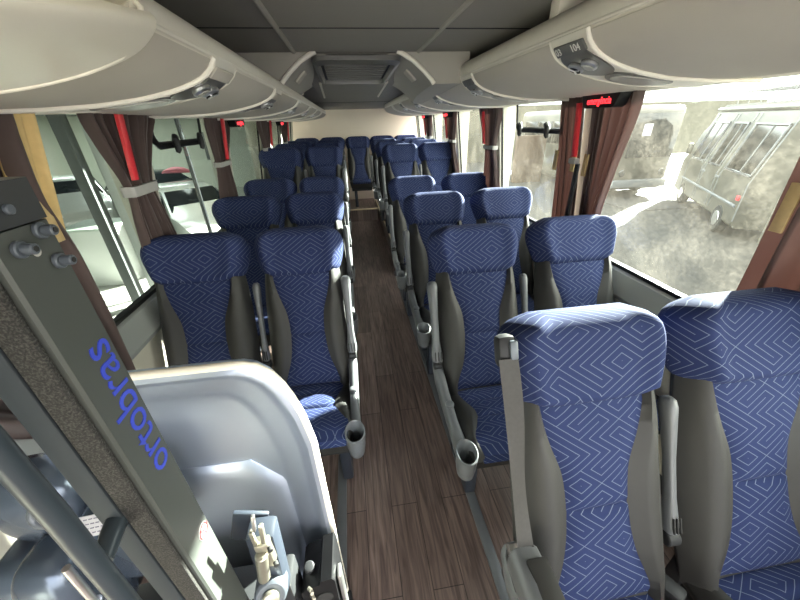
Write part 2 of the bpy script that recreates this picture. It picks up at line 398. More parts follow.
for sgn in (1, -1):
    for a, b in zip(PIL, PIL[1:]):
        def fn(u, v, a=a, b=b, sgn=sgn):
            z = lerp(.93, ZT, v); return Vector((sgn*(xw(z)+.035), lerp(a+.05, b-.05, u), z)), Vector((-sgn, 0, -.12)).normalized()
        g = M['glass_dirty'] if sgn > 0 else (M['glass_clean'] if a < 4 else M['glass_rear'])
        wo_ = struct(slab(MB(), fn, 1, 1, -.002, .002), 'window_%d' % wi, g); wi += 1
        # rubber frame round the pane
        mb = MB(); t = .018
        for (u0, v0, u1, v1) in ((0, 0, 1, 0), (1, 0, 1, 1), (0, 1, 1, 1), (0, 0, 0, 1)):
            p0, _ = fn(u0, v0); p1, _ = fn(u1, v1); tube(mb, [p0, p1], .012, 6)
        struct(mb, 'window_frame', M['black'], wo_)
        if (sgn > 0 and abs(a-1.85) < .01) or (sgn < 0 and abs(a-1.85) < .01):
            # hinged top vent: black bottom rail, rounded corners, two grey latches
            ya, yb = (a+.12, b-.52) if sgn < 0 else (a+.20, b-.38); zb = 1.575
            hp = MB(); path = []
            for (yy, zz) in ((ya, 1.74), (ya, zb+.05), (ya+.012, zb+.018), (ya+.05, zb), (yb-.05, zb), (yb-.012, zb+.018), (yb, zb+.05), (yb, 1.74)):
                path.append((sgn*(xw(zz)+.012), yy, zz))
            tube(hp, path, [.008, .008, .014, .019, .019, .014, .008, .008], 8)
            hf = struct(hp, 'vent_frame', M['black'], wo_)
            for yy in (lerp(ya, yb, .26), lerp(ya, yb, .82)):
                lm = MB(); X = sgn*(xw(zb)-.012)
                tube(lm, [(X, yy+.05, zb+.035), (X, yy+.03, zb+.04), (X-sgn*.012, yy, zb+.02), (X-sgn*.018, yy-.012, zb-.025), (X-sgn*.012, yy-.016, zb-.04)], [.012, .014, .019, .016, .010], 10)
                struct(lm, 'vent_latch', M['plastic_dark'], wo_)
# rear wall and roof
struct(box(MB(), (0, Y1+.03, 1.05), (2.54, .06, 2.3)), 'wall_rear', M['rearw'])
def cz(y): return 1.985 if y < 2.2 else 1.985-.095*(y-2.2)/(Y1-2.2)
mb = MB(); ys = [Y0, 1, 2.2, 4, 5.5, Y1+.06]
extr(mb, [(y, cz(y)) for y in ys]+[(Y1+.06, 2.3), (Y0, 2.3)], 'x', -1.27, 1.27)
struct(mb, 'ceiling', M['ceil'])
for x in (.247, -.41):
    mb = MB(); tube(mb, [(x, Y0+.2, 1.985), (x, 2.18, 1.985)], .011, 8); struct(mb, 'trim_%d' % tn, M['cowl']); tn += 1
for y in (.7, 1.68, 5.6):
    mb = MB(); box(mb, (0, y, cz(y)-.001), (1.5, .006, .004), .001); struct(mb, 'trim_%d' % tn, M['plastic_dark']); tn += 1
# left lower wall joint strip with screws
mb = MB(); box(mb, (-1.183, 1.62, .45), (.012, .05, .76), .004)
jt = struct(mb, 'trim_%d' % tn, M['beige']); tn += 1
for z in (.5, .7):
    struct(cyl(MB(), (-1.178, 1.62, z), (-1.17, 1.62, z), .006, 10), 'screw', M['chrome'], jt)

# ------------------------------------------------------------------ overhead luggage racks
PROF = [(.62, 1.905), (.53, 1.902), (.492, 1.885), (.478, 1.858), (.482, 1.838), (.489, 1.826), (.494, 1.802), (.525, 1.772), (.59, 1.745), (.67, 1.725), (.77, 1.710), (.90, 1.702), (1.05, 1.70), (1.16, 1.70)]
_L = [0]
for a, b in zip(PROF, PROF[1:]): _L.append(_L[-1]+math.hypot(b[0]-a[0], b[1]-a[1]))
def S(q):
    d = q*_L[-1]
    def at(d):
        d = max(0, min(_L[-1], d))
        for i in range(len(PROF)-1):
            if d <= _L[i+1]+1e-9:
                t = (d-_L[i])/(_L[i+1]-_L[i]); return Vector((lerp(PROF[i][0], PROF[i+1][0], t), lerp(PROF[i][1], PROF[i+1][1], t)))
        return Vector(PROF[-1])
    p = (at(d-.02)+at(d)*2+at(d+.02))/4; t = (at(d+.025)-at(d-.025)).normalized()
    return p, t, Vector((t.y, -t.x))*-1 if False else Vector((t.y, -t.x))
QA = _L[5]/_L[-1]; DZ = {1: .040, -1: .006}
def ZF(sgn, z): return 1.70+(z-1.70)*(.80 if sgn < 0 else 1)+DZ[sgn]
def qx(x):
    return min((abs(S(k/300)[0].x-x)+(9 if k/300 < QA else 0), k/300) for k in range(301))[1]
def rp(sgn, y, q):
    p, t, n = S(q); nn = Vector((sgn*n.x, 0, n.y))
    if nn.z > 0 or (abs(nn.z) < .05 and nn.x*sgn > 0): nn = -nn
    return Vector((sgn*p.x, y, ZF(sgn, p.y))), nn
QD0, QD1 = QA+.012, qx(.99)
def make_rack(sgn, ya, yb, ribs, label, nose=False):
    root = thing('luggage_rack', (sgn*1.0, (ya+yb)/2, 1.71), label, 'luggage rack', 'overhead luggage racks')
    mb = MB(); rings = []
    N = 44; dz = DZ[sgn]
    ends = [(ya, 1)]+[(lerp(ya, yb-.30, k/10), 1) for k in range(1, 11)]+[(yb-.16, .97), (yb-.08, .90), (yb-.03, .80), (yb-.006, .66), (yb, .45)]
    for y, sc in ends:
        r = []
        for k in range(N+1):
            p, t, n = S(k/N); x = 1.16-(1.16-p.x)*sc; z = 1.80+(p.y-1.80)*(1 if sc > .95 else .4+.6*sc); r.append((sgn*x, y, ZF(sgn, z)))
        r += [(sgn*1.175, y, ZF(sgn, 1.72)), (sgn*1.175, y, ZF(sgn, 1.895))]
        rings.append(r)
    loft(mb, rings)
    build(mb, 'rack_shell', M['beige'], root)
    mb = MB(); tube(mb, [(sgn*.4895, ya, ZF(sgn, 1.827)), (sgn*.4895, yb-.28, ZF(sgn, 1.827))], .006, 8); build(mb, 'edge_bead', M['white'], root)
    edges = [ya-.4]+list(ribs)+[yb-.12]
    for a, b in zip(edges, edges[1:]):
        lo, hi = a+.10, b-.10
        if b == edges[-1]: hi = b-.05
        if a == edges[0]: lo = ya+.02
        if hi-lo < .08: continue
        def fd(u, v, lo=lo, hi=hi):
            return rp(sgn, lerp(lo, hi, u), lerp(QD0, QD1, v))
        build(slab(MB(), fd, 6, 20, -.004, .004), 'bin_door', M['door'], root, 50)
    for i, yc in enumerate(ribs):
        def fr(u, v, yc=yc):
            return rp(sgn, lerp(yc-.095, yc+.095, u), lerp(QA+.004, qx(1.08), v))
        rb = build(slab(MB(), fr, 6, 26, -.004, .007), 'service_panel', M['white'], root, 50)
        em = MB(); pth = []
        for k in range(27):
            p, n = fr(0, k/26); pth.append(p+n*.007)
        tube(em, pth, .007, 8); build(em, 'edge_bead', M['white'], rb)
        em = MB(); pth = []
        for k in range(27):
            p, n = fr(1, k/26); pth.append(p+n*.005)
        tube(em, pth, .0045, 8); build(em, 'edge_bead', M['beige'], rb)
        def pod(cy, cq, ry, rq, t0, t1, m, nm, par, tilt=0, ex=2.0):
            def fp(u, v):
                a = 2*pi*u; r = max(v, .001)
                ca, sa = cos(a), sin(a); k = (abs(ca)**ex+abs(sa)**ex)**(-1/ex)
                dy, dq = r*k*ca*ry, r*k*sa*rq
                return rp(sgn, cy+dy+tilt*dq, cq+dq)
            return build(slab(MB(), fp, 36, 8, t0, t1), nm, m, par, 50)
        if i < 5:
            q1, q2 = qx(.565), qx(.74); T_ = _L[-1]
            pod(yc, q1-.005, .078, .085/T_, .004, .011, M['pod'], 'light_pod', rb)
            pod(yc-.012, q2, .072, .105/T_, .004, .012, M['pod'], 'speaker_rim', rb)
            pod(yc-.012, q2+.003, .058, .09/T_, .008, .015, M['lens'], 'speaker_grille', rb)
            for dy, nm in ((.032, 'air_nozzle'), (-.032, 'reading_light')):
                p, n = rp(sgn, yc+dy, q1-.012)
                cm = MB(); cyl(cm, p+n*.008, p+n*.024, .025, 20, .005); build(cm, nm, M['chrome'], rb)
                x, y = frame_of(n)
                vm = MB(); cyl(vm, p+n*.0232, p+n*.0252, .018, 16); build(vm, 'nozzle_opening' if dy > 0 else 'light_lens', M['shadowgap'] if dy > 0 else M['lens'], rb)
                if dy > 0:
                    vm = MB()
                    for k in range(3):
                        a = 2*pi*k/3+.4; cyl(vm, p+n*.0256, p+n*.0256+(x*cos(a)+y*sin(a))*.018, .003, 6)
                    build(vm, 'nozzle_vane', M['chrome'], rb)
            qp = QA+.042; p, n = rp(sgn, yc, qp); t = (rp(sgn, yc, qp-.012)[0]-rp(sgn, yc, qp+.012)[0]).normalized(); up = t; right = Vector((0, -sgn, 0)); n = right.cross(up)
            pm = MB(); R3 = Matrix((right, up, n)).transposed()
            box(pm, p+n*.009, (.145, .034, .008), .004, R3); build(pm, 'number_plate', M['plate'] if sgn > 0 else M['door'], rb)
            if sgn > 0 and i == 0:
                text_mesh('03', .030, p+n*.0135-right*.066, right, up, M['platet'], 'plate_number', rb)
                text_mesh('104', .030, p+n*.0135+right*.010, right, up, M['platet'], 'plate_number', rb)
    for y in ((1.28, 3.4) if sgn > 0 else (3.4,)):
        bk_ = MB(); box(bk_, (sgn*.56, y, 1.935), (.10, .06, .12 if sgn < 0 else .10), .01); build(bk_, 'roof_bracket', M['beige'], root)
    if nose:
        # big smooth cream cap that closes the front of the rack, with a crease along it
        NP = [(1.0, 1.99), (.70, 1.985), (.56, 1.965), (.475, 1.93), (.450, 1.89), (.452, 1.862), (.482, 1.8435), (.473, 1.838), (.466, 1.824), (.478, 1.80), (.515, 1.768), (.585, 1.738), (.665, 1.717), (.765, 1.702), (.90, 1.694), (1.06, 1.692), (1.16, 1.695)]
        def dens(P):
            out = []
            for i in range(len(P)-1):
                p0, p1, p2, p3 = (Vector(P[max(0, min(len(P)-1, i+j))]) for j in (-1, 0, 1, 2))
                for t in (0, .25, .5, .75): out.append(tuple(.5*((2*p1)+(p2-p0)*t+(2*p0-5*p1+4*p2-p3)*t*t+(3*p1-p0-3*p2+p3)*t**3)))
            return out+[P[-1]]
        NP = dens(NP[:7])+dens(NP[7:])
        rings = []
        for k in range(25):
            f = k/24; r = []
            for x, z in NP:
                b = min(1, f/.22); b = b*b*(3-2*b); up = z > 1.842
                x_ = lerp(x+.020, x, b) if up else x; z_ = 1.86+(z-1.86)*lerp(.35, 1, b) if z > 1.86 else z
                dr = .235*min(f, .52); z_ -= dr*(max(0, 1.99-z)/.16 if up else max(0, z-1.692)/.14)
                sc = 1+.04*sin(pi*min(1, f*1.6))-.60*f**2.2; X = 1.2-(1.2-x_)*sc
                r.append((sgn*X, lerp(.735, -.35, f), ZF(sgn, z_)))
            r += [(sgn*1.175, r[0][1], 1.75), (sgn*1.175, r[0][1], r[0][2])]
            rings.append(r)
        cap = build(loft(MB(), rings), 'front_cap', M['nose'], root, 35)
        em = MB(); pth = []
        for k in range(25):
            p, n = rp(sgn, .715, lerp(QA-.12, qx(1.08), k/24)); pth.append(p+n*.008)
        tube(em, pth, .0045, 8); build(em, 'edge_bead', M['nose'], cap)
    return root
make_rack(1, -.6, 6.62, [1.13, 2.06, 2.92, 3.75, 4.55, 5.30], 'long beige overhead luggage rack above the right-hand windows')
make_rack(-1, .70, 6.62, [1.14, 1.95, 2.80, 3.62, 4.45, 5.25], 'overhead luggage rack above the left-hand windows with a bulging cream front cap', nose=True)

# ------------------------------------------------------------------ roof air unit
ac = thing('ceiling_air_unit', (-.085, 2.6, 1.85), 'grey ceiling air unit with a dark return grille, between the racks', 'air unit')
AX = -.085
def zac(y): return lerp(1.972, 1.925, max(0, min(1, (y-2.2)/1.2)))
mb = MB(); extr(mb, [(2.19, 1.98), (2.19, zac(2.19)), (3.4, zac(3.4)), (4.4, 1.915), (4.4, 1.98)], 'x', AX-.33, AX+.33)
build(mb, 'housing', M['ceil'], ac)
def rrect(cx, cy, hx, hy, r, n=6):
    out = []
    for (sx_, sy_, a0) in ((1, 1, 0), (-1, 1, pi/2), (-1, -1, pi), (1, -1, 3*pi/2)):
        for k in range(n+1):
            a = a0+pi/2*k/n; out.append((cx+sx_*(hx-r)+r*cos(a), cy+sy_*(hy-r)+r*sin(a)))
    return out
o_ = rrect(AX, 2.62, .245, .43, .08); i_ = rrect(AX, 2.62, .208, .355, .055)
rings = [[(x, y, zac(y)+.005) for x, y in o_], [(x, y, zac(y)-.022) for x, y in o_], [(lerp(x, AX, -.06), y, zac(y)-.032) for x, y in i_], [(x, y, zac(y)-.002) for x, y in i_]]
fr_ = build(loft(MB(), rings, False, False), 'grille_frame', M['pod'], ac)
gm = MB(); extr(gm, i_, 'z', 0, .004)
gm.v = [Vector((v.x, v.y, v.z+zac(v.y)-.006)) for v in gm.v]
build(gm, 'grille', M['plastic_dark'], ac)
for k in range(9):
    y = 2.33+k*.072; gm = MB(); box(gm, (AX, y, zac(y)-.011), (.38, .011, .010), .003); build(gm, 'grille_slat', M['pod'], ac)
ARCH = [(.215, 1.985), (.24, 1.976), (.30, 1.945), (.36, 1.898), (.405, 1.855), (.42, 1.835)]
for sgn in (1, -1):
    # coved cheek between the roof and the rack, its flat front facing the driver
    rings = []
    for f in [k/14 for k in range(15)]:
        y = lerp(2.17, 3.5, f); g = .12*f**2.2
        r = [(AX+sgn*(x+g), y, z-.04*f) for x, z in ARCH]+[(AX+sgn*.62, y, 1.835-.04*f), (AX+sgn*.62, y, 1.982), (AX+sgn*.215, y, 1.982)]
        rings.append(r)
    build(loft(MB(), rings), 'side_cowl', M['cowl'], ac, 35)
    tm = MB(); tube(tm, [(AX+sgn*x, 2.17, z) for x, z in ARCH], .012, 10); build(tm, 'cowl_edge', M['white'], ac)
    tm = MB(); box(tm, (AX+sgn*.335, 2.48, 1.905), (.08, .12, .012), .005, Matrix.Rotation(sgn*.75, 3, 'Y')); build(tm, 'side_vent', M['door'], ac)
    tm = MB(); tube(tm, [(AX+sgn*.26, 3.1, 1.935), (AX+sgn*.30, 4.4, 1.915)], .011, 8); build(tm, 'diagonal_rib', M['beige'], ac)

# ------------------------------------------------------------------ seats
TH = {1: radians(25), -1: radians(20)}
HZ = .425; CZ = .042; HT = {1: 1.182, -1: 1.20}
def make_seat(sgn, role, label, belt=False, arm_down=False):
    """sgn 1 = right of the aisle; seat faces -Y; origin on the floor below the hinge line"""
    th = TH[sgn]; L = (HT[sgn]-HZ)/cos(th)
    root = thing('passenger_seat', (0, 0, 0), label, 'seat', 'patterned passenger seats')
    wf = 1.0 if role != 'aisle' else (.975 if sgn > 0 else .90)
    def bk(x, d, s):   # x across, d forward of the back plane, s along the back
        return Vector((x, s*sin(th)-d*cos(th), HZ+s*cos(th)+d*sin(th)))
    W = [(a, b*wf) for a, b in [(0, .212), (.12, .224), (.30, .224), (.45, .220), (.56, .212), (.66, .20)]]
    WI = [(a, b*wf) for a, b in [(0, .165), (.06, .158), (.16, .118), (.26, .100), (.40, .104), (.50, .140), (.57, .158), (.66, .168)]]
    # grey upholstered back with side bolsters
    rings = []; uv = []
    NS = 40
    for i in range(NS+1):
        s = lerp(-.02, .655, i/NS); w_ = interp(W, s); wi_ = interp(WI, s); r = []
        e = 1 if 0 < i < NS else .6
        for k in range(25):
            t = -1+k/12; wc = wi_*.9; ax = wc*abs(t)/.5 if abs(t) <= .5 else wc+(w_-wc)*sin((abs(t)-.5)/.5*pi/2); x = ax if t > 0 else -ax
            b_ = max(0, min(1, (ax-wc)/(w_-wc))); bump = .042*sin(pi*min(1, b_*1.05))**.8 if b_ > 0 else 0
            d = (.05+bump)*(1-(ax/w_)**8)*e; r.append(bk(x, d, s))
        for k in range(1, 16):
            x = w_*sin(pi/2-pi*k/16); r.append(bk(x, -.065*(1-(abs(x)/w_)**6)*e, s))
        rings.append(r)
    build(loft(MB(), rings), 'backrest', M['vinyl'], root, 60)
    # blue centre panel with two cross seams
    def panel(tabw, s0, s1, fpos, seams, amp, name):
        rings = []; uv = []; NS = 40
        for i in range(NS+1):
            s = lerp(s0, s1, i/NS); w_ = interp(tabw, s); r = []
            dip = sum(math.exp(-((s-q)/.011)**2) for q in seams); e = min(1, .25+8*min(i, NS-i)/NS)
            for k in range(21):
                x = w_*(-1+2*k/20); c = 1-(abs(x)/w_)**4
                d = amp*(.35+.65*c)*e-.014*dip*c; p = fpos(x, d, s); r.append(p); uv.append((x+.4, s))
            for k in range(1, 20):
                x = w_*(1-2*k/20); r.append(fpos(x, -.03, s)); uv.append((x+.4, s))
            rings.append(r)
        return build(loft(MB(), rings, uvs=uv), name, M['fabric'], root, 50)
    panel(WI, -.01, .645, lambda x, d, s: bk(x, .042+d, s), (.02, .30), .026, 'back_panel')
    # winged headrest
    HW = [(.575, .165), (.60, .200), (.64, .216), (.70, .231), (.76, .239), (.81, .237), (.85, .224), (.88, .205), (.90, .175)]
    HW = [(a, b*wf*(1+(.035 if role == 'window' else 0)*max(0, 1-abs(a-.79)/.11))) for a, b in HW]
    rings = []; uv = []; NS = 30; LT = L+.005
    svals = [.585, .592, .605]+[lerp(.625, LT-.05, i/14) for i in range(15)]+[LT-.035, LT-.022, LT-.012, LT-.005, LT]
    for s in svals:
        sn = .575+(s-.585)/(LT-.585)*(.905-.575); w_ = interp(HW, sn)
        t_ = max(0, (s-(LT-.05))/.05); rt = sqrt(max(0, 1-t_*t_)); t0 = max(0, (.625-s)/.04); rb_ = sqrt(max(0.02, 1-t0*t0))
        rr = max(.06, min(rt, rb_)); r = []
        df, db = .088*rr+.02*(1-rr)-.01*(t_), .075*rr; ww = w_*(.80+.20*rr)
        for k in range(29):
            a = -pi/2+pi*k/28; x = ww*(abs(sin(a))**.8)*(1 if a > 0 else -1); ax = abs(x)/ww
            wing = .030*math.exp(-((ax-.78)/.16)**2)*(1 if .62 < sn < .88 else .3)*rr
            d = (df+wing)*(max(0, 1-ax**5))**.6; p = bk(x, d, s); r.append(p)
        us = [0]*29
        for k in range(15, 29): us[k] = us[k-1]+(r[k]-r[k-1]).length
        for k in range(13, -1, -1): us[k] = us[k+1]-(r[k]-r[k+1]).length
        vv = s+(.088-df)*.9+.007
        for k in range(29): uv.append((us[k]+.4, vv))
        for k in range(1, 18):
            a = pi/2-pi*k/18; x = ww*sin(a); ax = abs(x)/ww; d = -db*(max(0, 1-ax**4))**.6; r.append(bk(x, d, s)); uv.append((x+.4, s+.12))
        rings.append(r)
    build(loft(MB(), rings, uvs=uv), 'headrest', M['fabric'], root, 60)
    # cushion: grey pad with a blue panel
    def cu(x, d, t):    # t 0 rear .. .42 front, d up
        zz = CZ+interp([(0, .375), (.12, .385), (.30, .425), (.40, .43), (.46, .40)], t); y = .01-t
        if t > .40: y = .01-.40-(t-.40)*.6
        return Vector((x, y-(d*.8 if t > .42 else 0), zz+d))
    CW = [(a, b*wf) for a, b in [(0, .205), (.15, .215), (.35, .218), (.46, .205)]]
    CI = [(0, .165), (.10, .150), (.20, .118), (.28, .140), (.36, .178), (.46, .165)]
    rings = []
    for i in range(17):
        t = lerp(0, .45, i/16); w_ = interp(CW, t); wi_ = interp(CI, t); r = []; e = 1 if 0 < i < 16 else .6
        for k in range(25):
            t_ = -1+k/12; wc = wi_*.9; ax = wc*abs(t_)/.5 if abs(t_) <= .5 else wc+(w_-wc)*sin((abs(t_)-.5)/.5*pi/2); x = ax if t_ > 0 else -ax; b_ = max(0, min(1, (ax-wc)/(w_-wc)))
            d = (.035+.022*sin(pi*min(1, b_)))*(1-(ax/w_)**8)*e; r.append(cu(x, d, t))
        for k in range(1, 12):
            x = w_*sin(pi/2-pi*k/12); r.append(Vector((x*.95, max(.01-t, -.40), CZ+.315+.02*(ax/w_))))
        rings.append(r)
    build(loft(MB(), rings), 'cushion', M['vinyl'], root, 60)
    panel(CI, .01, .455, lambda x, d, t: cu(x, .028+d, t), (.12, .245), .022, 'cushion_panel')
    # under-seat frame and legs
    fm = MB(); box(fm, (0, -.18, .30+CZ), (.38, .36, .06), .01); box(fm, (0, .02, .36+CZ), (.40, .05, .16), .012); build(fm, 'base_frame', M['plastic_dark'], root)
    lx = sgn*(-.13) if role == 'aisle' else sgn*.12
    lm = MB(); box(lm, (lx, -.24, .165), (.055, .075, .33), .012); box(lm, (lx, -.13, .02), (.05, .26, .04), .01)
    build(lm, 'leg', M['bluemetal'], root)
    lm = MB(); box(lm, (lx, .02, .18), (.05, .07, .33), .012); build(lm, 'leg', M['bluemetal'], root)
    def armrest(xp, name='armrest', sc=1.0):
        # folded up along the back: long tapered paddle with slots at its foot
        rings = []
        for s, wx, wd, off in ((.17, .010, .012, .0), (.175, .016, .020, .0), (.20, .018, .023, .0), (.28, .012, .017, .004), (.40, .012, .016, .008), (.50, .015, .022, .010), (.545, .017, .025, .010), (.565, .014, .021, .010), (.572, .008, .012, .010)):
            r = []
            for k in range(16):
                a = 2*pi*k/16; ca, sa = cos(a), sin(a); kk = (abs(ca)**3+abs(sa)**3)**(-1/3)
                r.append(bk(xp+sc*wx*kk*ca, .03+off+sc*wd*kk*sa, s))
            rings.append(r)
        ar = build(loft(MB(), rings), name, M['plastic'], root, 50)
        sm_ = MB()
        for k in (-1, 0, 1):
            p = bk(xp+k*.010*sc, .03+.026*sc, .205); sm_2 = Matrix.Rotation(-th, 3, 'X'); box(sm_, p, (.005, .006, .045), .002, sm_2)
        build(sm_, 'slot', M['shadowgap'], ar)
        pv = MB(); cyl(pv, bk(xp-.02, .03, .155), bk(xp+.02, .03, .155), .022, 16, .004); build(pv, 'pivot', M['plastic_dark'], ar)
        return ar
    if role in ('aisle',):
        xs = -sgn*(.228 if sgn > 0 else .205); xc = sgn*(.236 if sgn > 0 else .222)
        # moulded aisle-side rail that ends in a cup holder
        rings = []
        for y, z, wx, wz in ((.09, .56, .012, .02), (.085, .555, .022, .045), (.03, .515, .024, .055), (-.10, .475, .022, .05), (-.24, .452, .021, .045), (-.33, .445, .026, .045), (-.37, .44, .026, .04), (-.378, .44, .014, .02)):
            r = []
            for k in range(16):
                a = 2*pi*k/16; ca, sa = cos(a), sin(a); kk = (abs(ca)**3.5+abs(sa)**3.5)**(-1/3.5)
                r.append((xs+wx*kk*ca, y, z-.03+CZ*.8+wz*kk*sa))
            rings.append(r)
        sr = build(loft(MB(), rings), 'side_rail', M['plastic'], root, 50)
        bm_ = MB(); box(bm_, (xs, .055, .575+CZ*.8), (.036, .05, .03), .006, Matrix.Rotation(.5, 3, 'X')); build(bm_, 'latch_plate', M['chrome'], sr)
        bm_ = MB(); box(bm_, (xs, .03, .565+CZ*.8), (.022, .025, .02), .004, Matrix.Rotation(.5, 3, 'X')); build(bm_, 'latch_slot', M['shadowgap'], sr)
        bm_ = MB(); cyl(bm_, (xs, -.17, .475+CZ*.8), (xs, -.17, .497+CZ*.8), .020, 18, .006); build(bm_, 'recline_button', M['plastic'], sr)
        cy = -.415; cupo = MB(); rings = []
        prof = [(.030, .355), (.036, .36), (.042, .40), (.046, .47), (.047, .482), (.043, .485), (.039, .478), (.036, .40), (.033, .372), (.001, .370)]
        for rr, z in prof: rings.append([(xs+rr*.92*cos(2*pi*k/28), cy+rr*1.12*sin(2*pi*k/28), z+CZ*.8+(.02*(-sin(2*pi*k/28))*-.5 if z > .45 else 0)) for k in range(28)])
        loft(cupo, rings, True, False); ch = build(cupo, 'cup_holder', M['plastic'], root, 50)
        ci = MB(); cyl(ci, (xs, cy, .374+CZ*.8), (xs, cy, .378+CZ*.8), .034, 20); build(ci, 'cup_floor', M['plastic_dark'], ch)
        if not arm_down: armrest(xs-sgn*.006, sc=1.45)
        else:
            rings = []
            for y, z, wx, wz in ((.04, .65, .02, .02), (.03, .65, .038, .050), (-.05, .652, .042, .056), (-.2, .642, .041, .054), (-.36, .63, .038, .048), (-.42, .625, .030, .035), (-.43, .625, .012, .012)):
                r = []
                for k in range(20):
                    a = 2*pi*k/20; ca, sa = cos(a), sin(a); kk = (abs(ca)**3.5+abs(sa)**3.5)**(-1/3.5); r.append((xs+wx*kk*ca, y, z+wz*kk*sa))
                rings.append(r)
            ar = build(loft(MB(), rings), 'armrest', M['plastic'], root, 50)
            pd = MB(); box(pd, (xs+.012*sgn, -.17, .694), (.055, .34, .02), .009, Matrix.Rotation(.05, 3, 'X')); build(pd, 'arm_pad', M['vinyl'], ar)
            pv = MB(); box(pv, (xs, .03, .54), (.04, .10, .14), .015); build(pv, 'arm_bracket', M['plastic_dark'], ar)
        armrest(xc)
    if belt:
        xs = -sgn*.215
        g = MB(); R3 = Matrix.Rotation(-th, 3, 'X')
        box(g, bk(xs-sgn*.016, .055, .755), (.05, .045, .085), .016, R3); gd = build(g, 'belt_guide', M['plastic_dark'], root, label='black seat belt guide at the shoulder')
        g = MB(); box(g, bk(xs-sgn*.004, .080, .76), (.022, .014, .05), .006, R3); build(g, 'guide_plate', M['steel'], gd)
        def fb(u, v):
            s = lerp(.74, .05, v); x = xs-sgn*(.020-.012*v)+(u-.5)*.05*(1-.2*sin(pi*v)); d = lerp(.082, .09, v)+.012*sin(3*pi*v)*u
            return bk(x, d, s), Vector((-sgn*.3, -cos(th), sin(th)))
        build(slab(MB(), fb, 4, 24, 0, .002), 'seat_belt', M['belt'], root)
        g = MB(); box(g, (sgn*.225, -.02, .43), (.05, .09, .05), .012, Matrix.Rotation(.5, 3, 'Z')); bb = build(g, 'belt_buckle', M['plastic_dark'], root)
        g = MB(); box(g, (sgn*.215, -.075, .435), (.03, .02, .022), .005); build(g, 'release_button', M['redink'], bb)
    return root
HY = {1: (HT[1]-HZ)*math.tan(TH[1]), -1: (HT[-1]-HZ)*math.tan(TH[-1])}
protos = {}
def seat(sgn, role, x, yhead, z, label, **k):
    key = (sgn, role)
    if k: o = make_seat(sgn, role, label, **k)
    elif key not in protos: o = protos[key] = make_seat(sgn, role, label)
    else: o = copy_tree(protos[key])
    o.location = (x, yhead-HY[sgn], z); o['label'] = label
    return o
seat(1, 'aisle', .400, .72, 0, 'big nearest blue aisle seat with a seat belt down its side', belt=True, arm_down=True)
seat(1, 'window', .905, .72, 0, 'nearest right-hand window seat, cut off by the edge of the photo')
ords = ['second', 'third', 'fourth', 'fifth', 'sixth', 'seventh']
ry = [1.58, 2.47, 3.32, 4.50, 5.30, 6.05]
for i, y in enumerate(ry):
    z = 0 if i < 3 else PZ; ex = '' if i < 3 else ' on the raised rear platform'
    seat(1, 'aisle', (.40, .415, .40, .46, .44, .42)[i], y, z, 'blue aisle seat in the %s row right of the aisle%s' % (ords[i], ex))
    seat(1, 'window', (.945, .945, .94, .93, .92, .92)[i], y+.03, z, 'blue window seat in the %s row on the right%s' % (ords[i], ex))
ly = [1.68, 2.62, 3.47, 4.30, 5.20, 6.05]
ords = ['first', 'second', 'third', 'fourth', 'fifth', 'sixth']
for i, y in enumerate(ly):
    z = 0 if i < 3 else PZ; ex = (' behind the wheelchair lift' if i == 0 else '') if i < 3 else ' on the raised rear platform'
    seat(-1, 'aisle', -.462, y, z, 'blue aisle seat in the %s row left of the aisle%s' % (ords[i], ex))
    seat(-1, 'window', -.945, y, z, 'blue window seat in the %s row on the left%s' % (ords[i], ex))
for i, (x, nm) in enumerate(((-.93, 'at the far left end'), (-.46, 'second from the left'), (.02, 'in the middle facing the aisle'), (.49, 'second from the right'), (.95, 'at the far right end'))):
    seat(-1, 'rear', x, 7.12, PZ, 'back row blue seat %s, against the rear wall' % nm)

# ------------------------------------------------------------------ curtains, signs, red bars
def curtain(sgn, rows, n, amp, label, tie=None, tabs=(), extra=None, group='brown window curtains'):
    """rows: (z, y_left, y_right) from top to bottom"""
    rows = [(1.700+DZ[sgn], *rows[0][1:])]+list(rows[1:])
    tl = [(r[0], r[1]) for r in rows][::-1]; tr = [(r[0], r[2]) for r in rows][::-1]
    zt, zb = rows[0][0], rows[-1][0]; yc = (rows[0][1]+rows[0][2])/2
    root = thing('curtain', (sgn*1.13, yc, zb), label, 'curtain', group)
    ph = random.random()*6
    def fn(u, v):
        z = lerp(zt, zb, v); a, b = interp(tl, z), interp(tr, z); w_ = abs(b-a)
        am = amp*(.55+.45*min(1, w_/.3)); uu = u+.02*sin(6*u+ph+3*v)
        dx = am*(sin(2*pi*n*uu+ph)+.35*sin(2*pi*n*1.7*uu+ph*2+v*2))
        return Vector((sgn*(xw(z)-.045+dx), lerp(a, b, u)+.006*sin(2*pi*n*uu*1.0+1), z)), Vector((-sgn, 0, 0))
    build(slab(MB(), fn, n*12, 30, -.0012, .0012), 'curtain_cloth', M['curtain'], root, 80)
    if tie:
        z, h = tie; a, b = interp(tl, z), interp(tr, z); mb = MB(); lo, hi = min(a, b)-.012, max(a, b)+.012
        pts = rrect(sgn*(xw(z)-.045), (lo+hi)/2, amp*1.25+.006, (hi-lo)/2+.002, amp*.9)
        loft(mb, [[(x*.995, y, z-h/2) for x, y in pts], [(x, y, z-h/2) for x, y in pts], [(x, y, z+h/2) for x, y in pts], [(x*.995, y, z+h/2) for x, y in pts]])
        build(mb, 'tieback', M['tie'], root)
    for (y, z, h) in tabs:
        mb = MB(); box(mb, (sgn*(xw(z)-.045-amp*1.1), y, z), (.008, .035, h), .002); build(mb, 'tan_tab', M['tan'], root)
    return root
ZC = 1.735
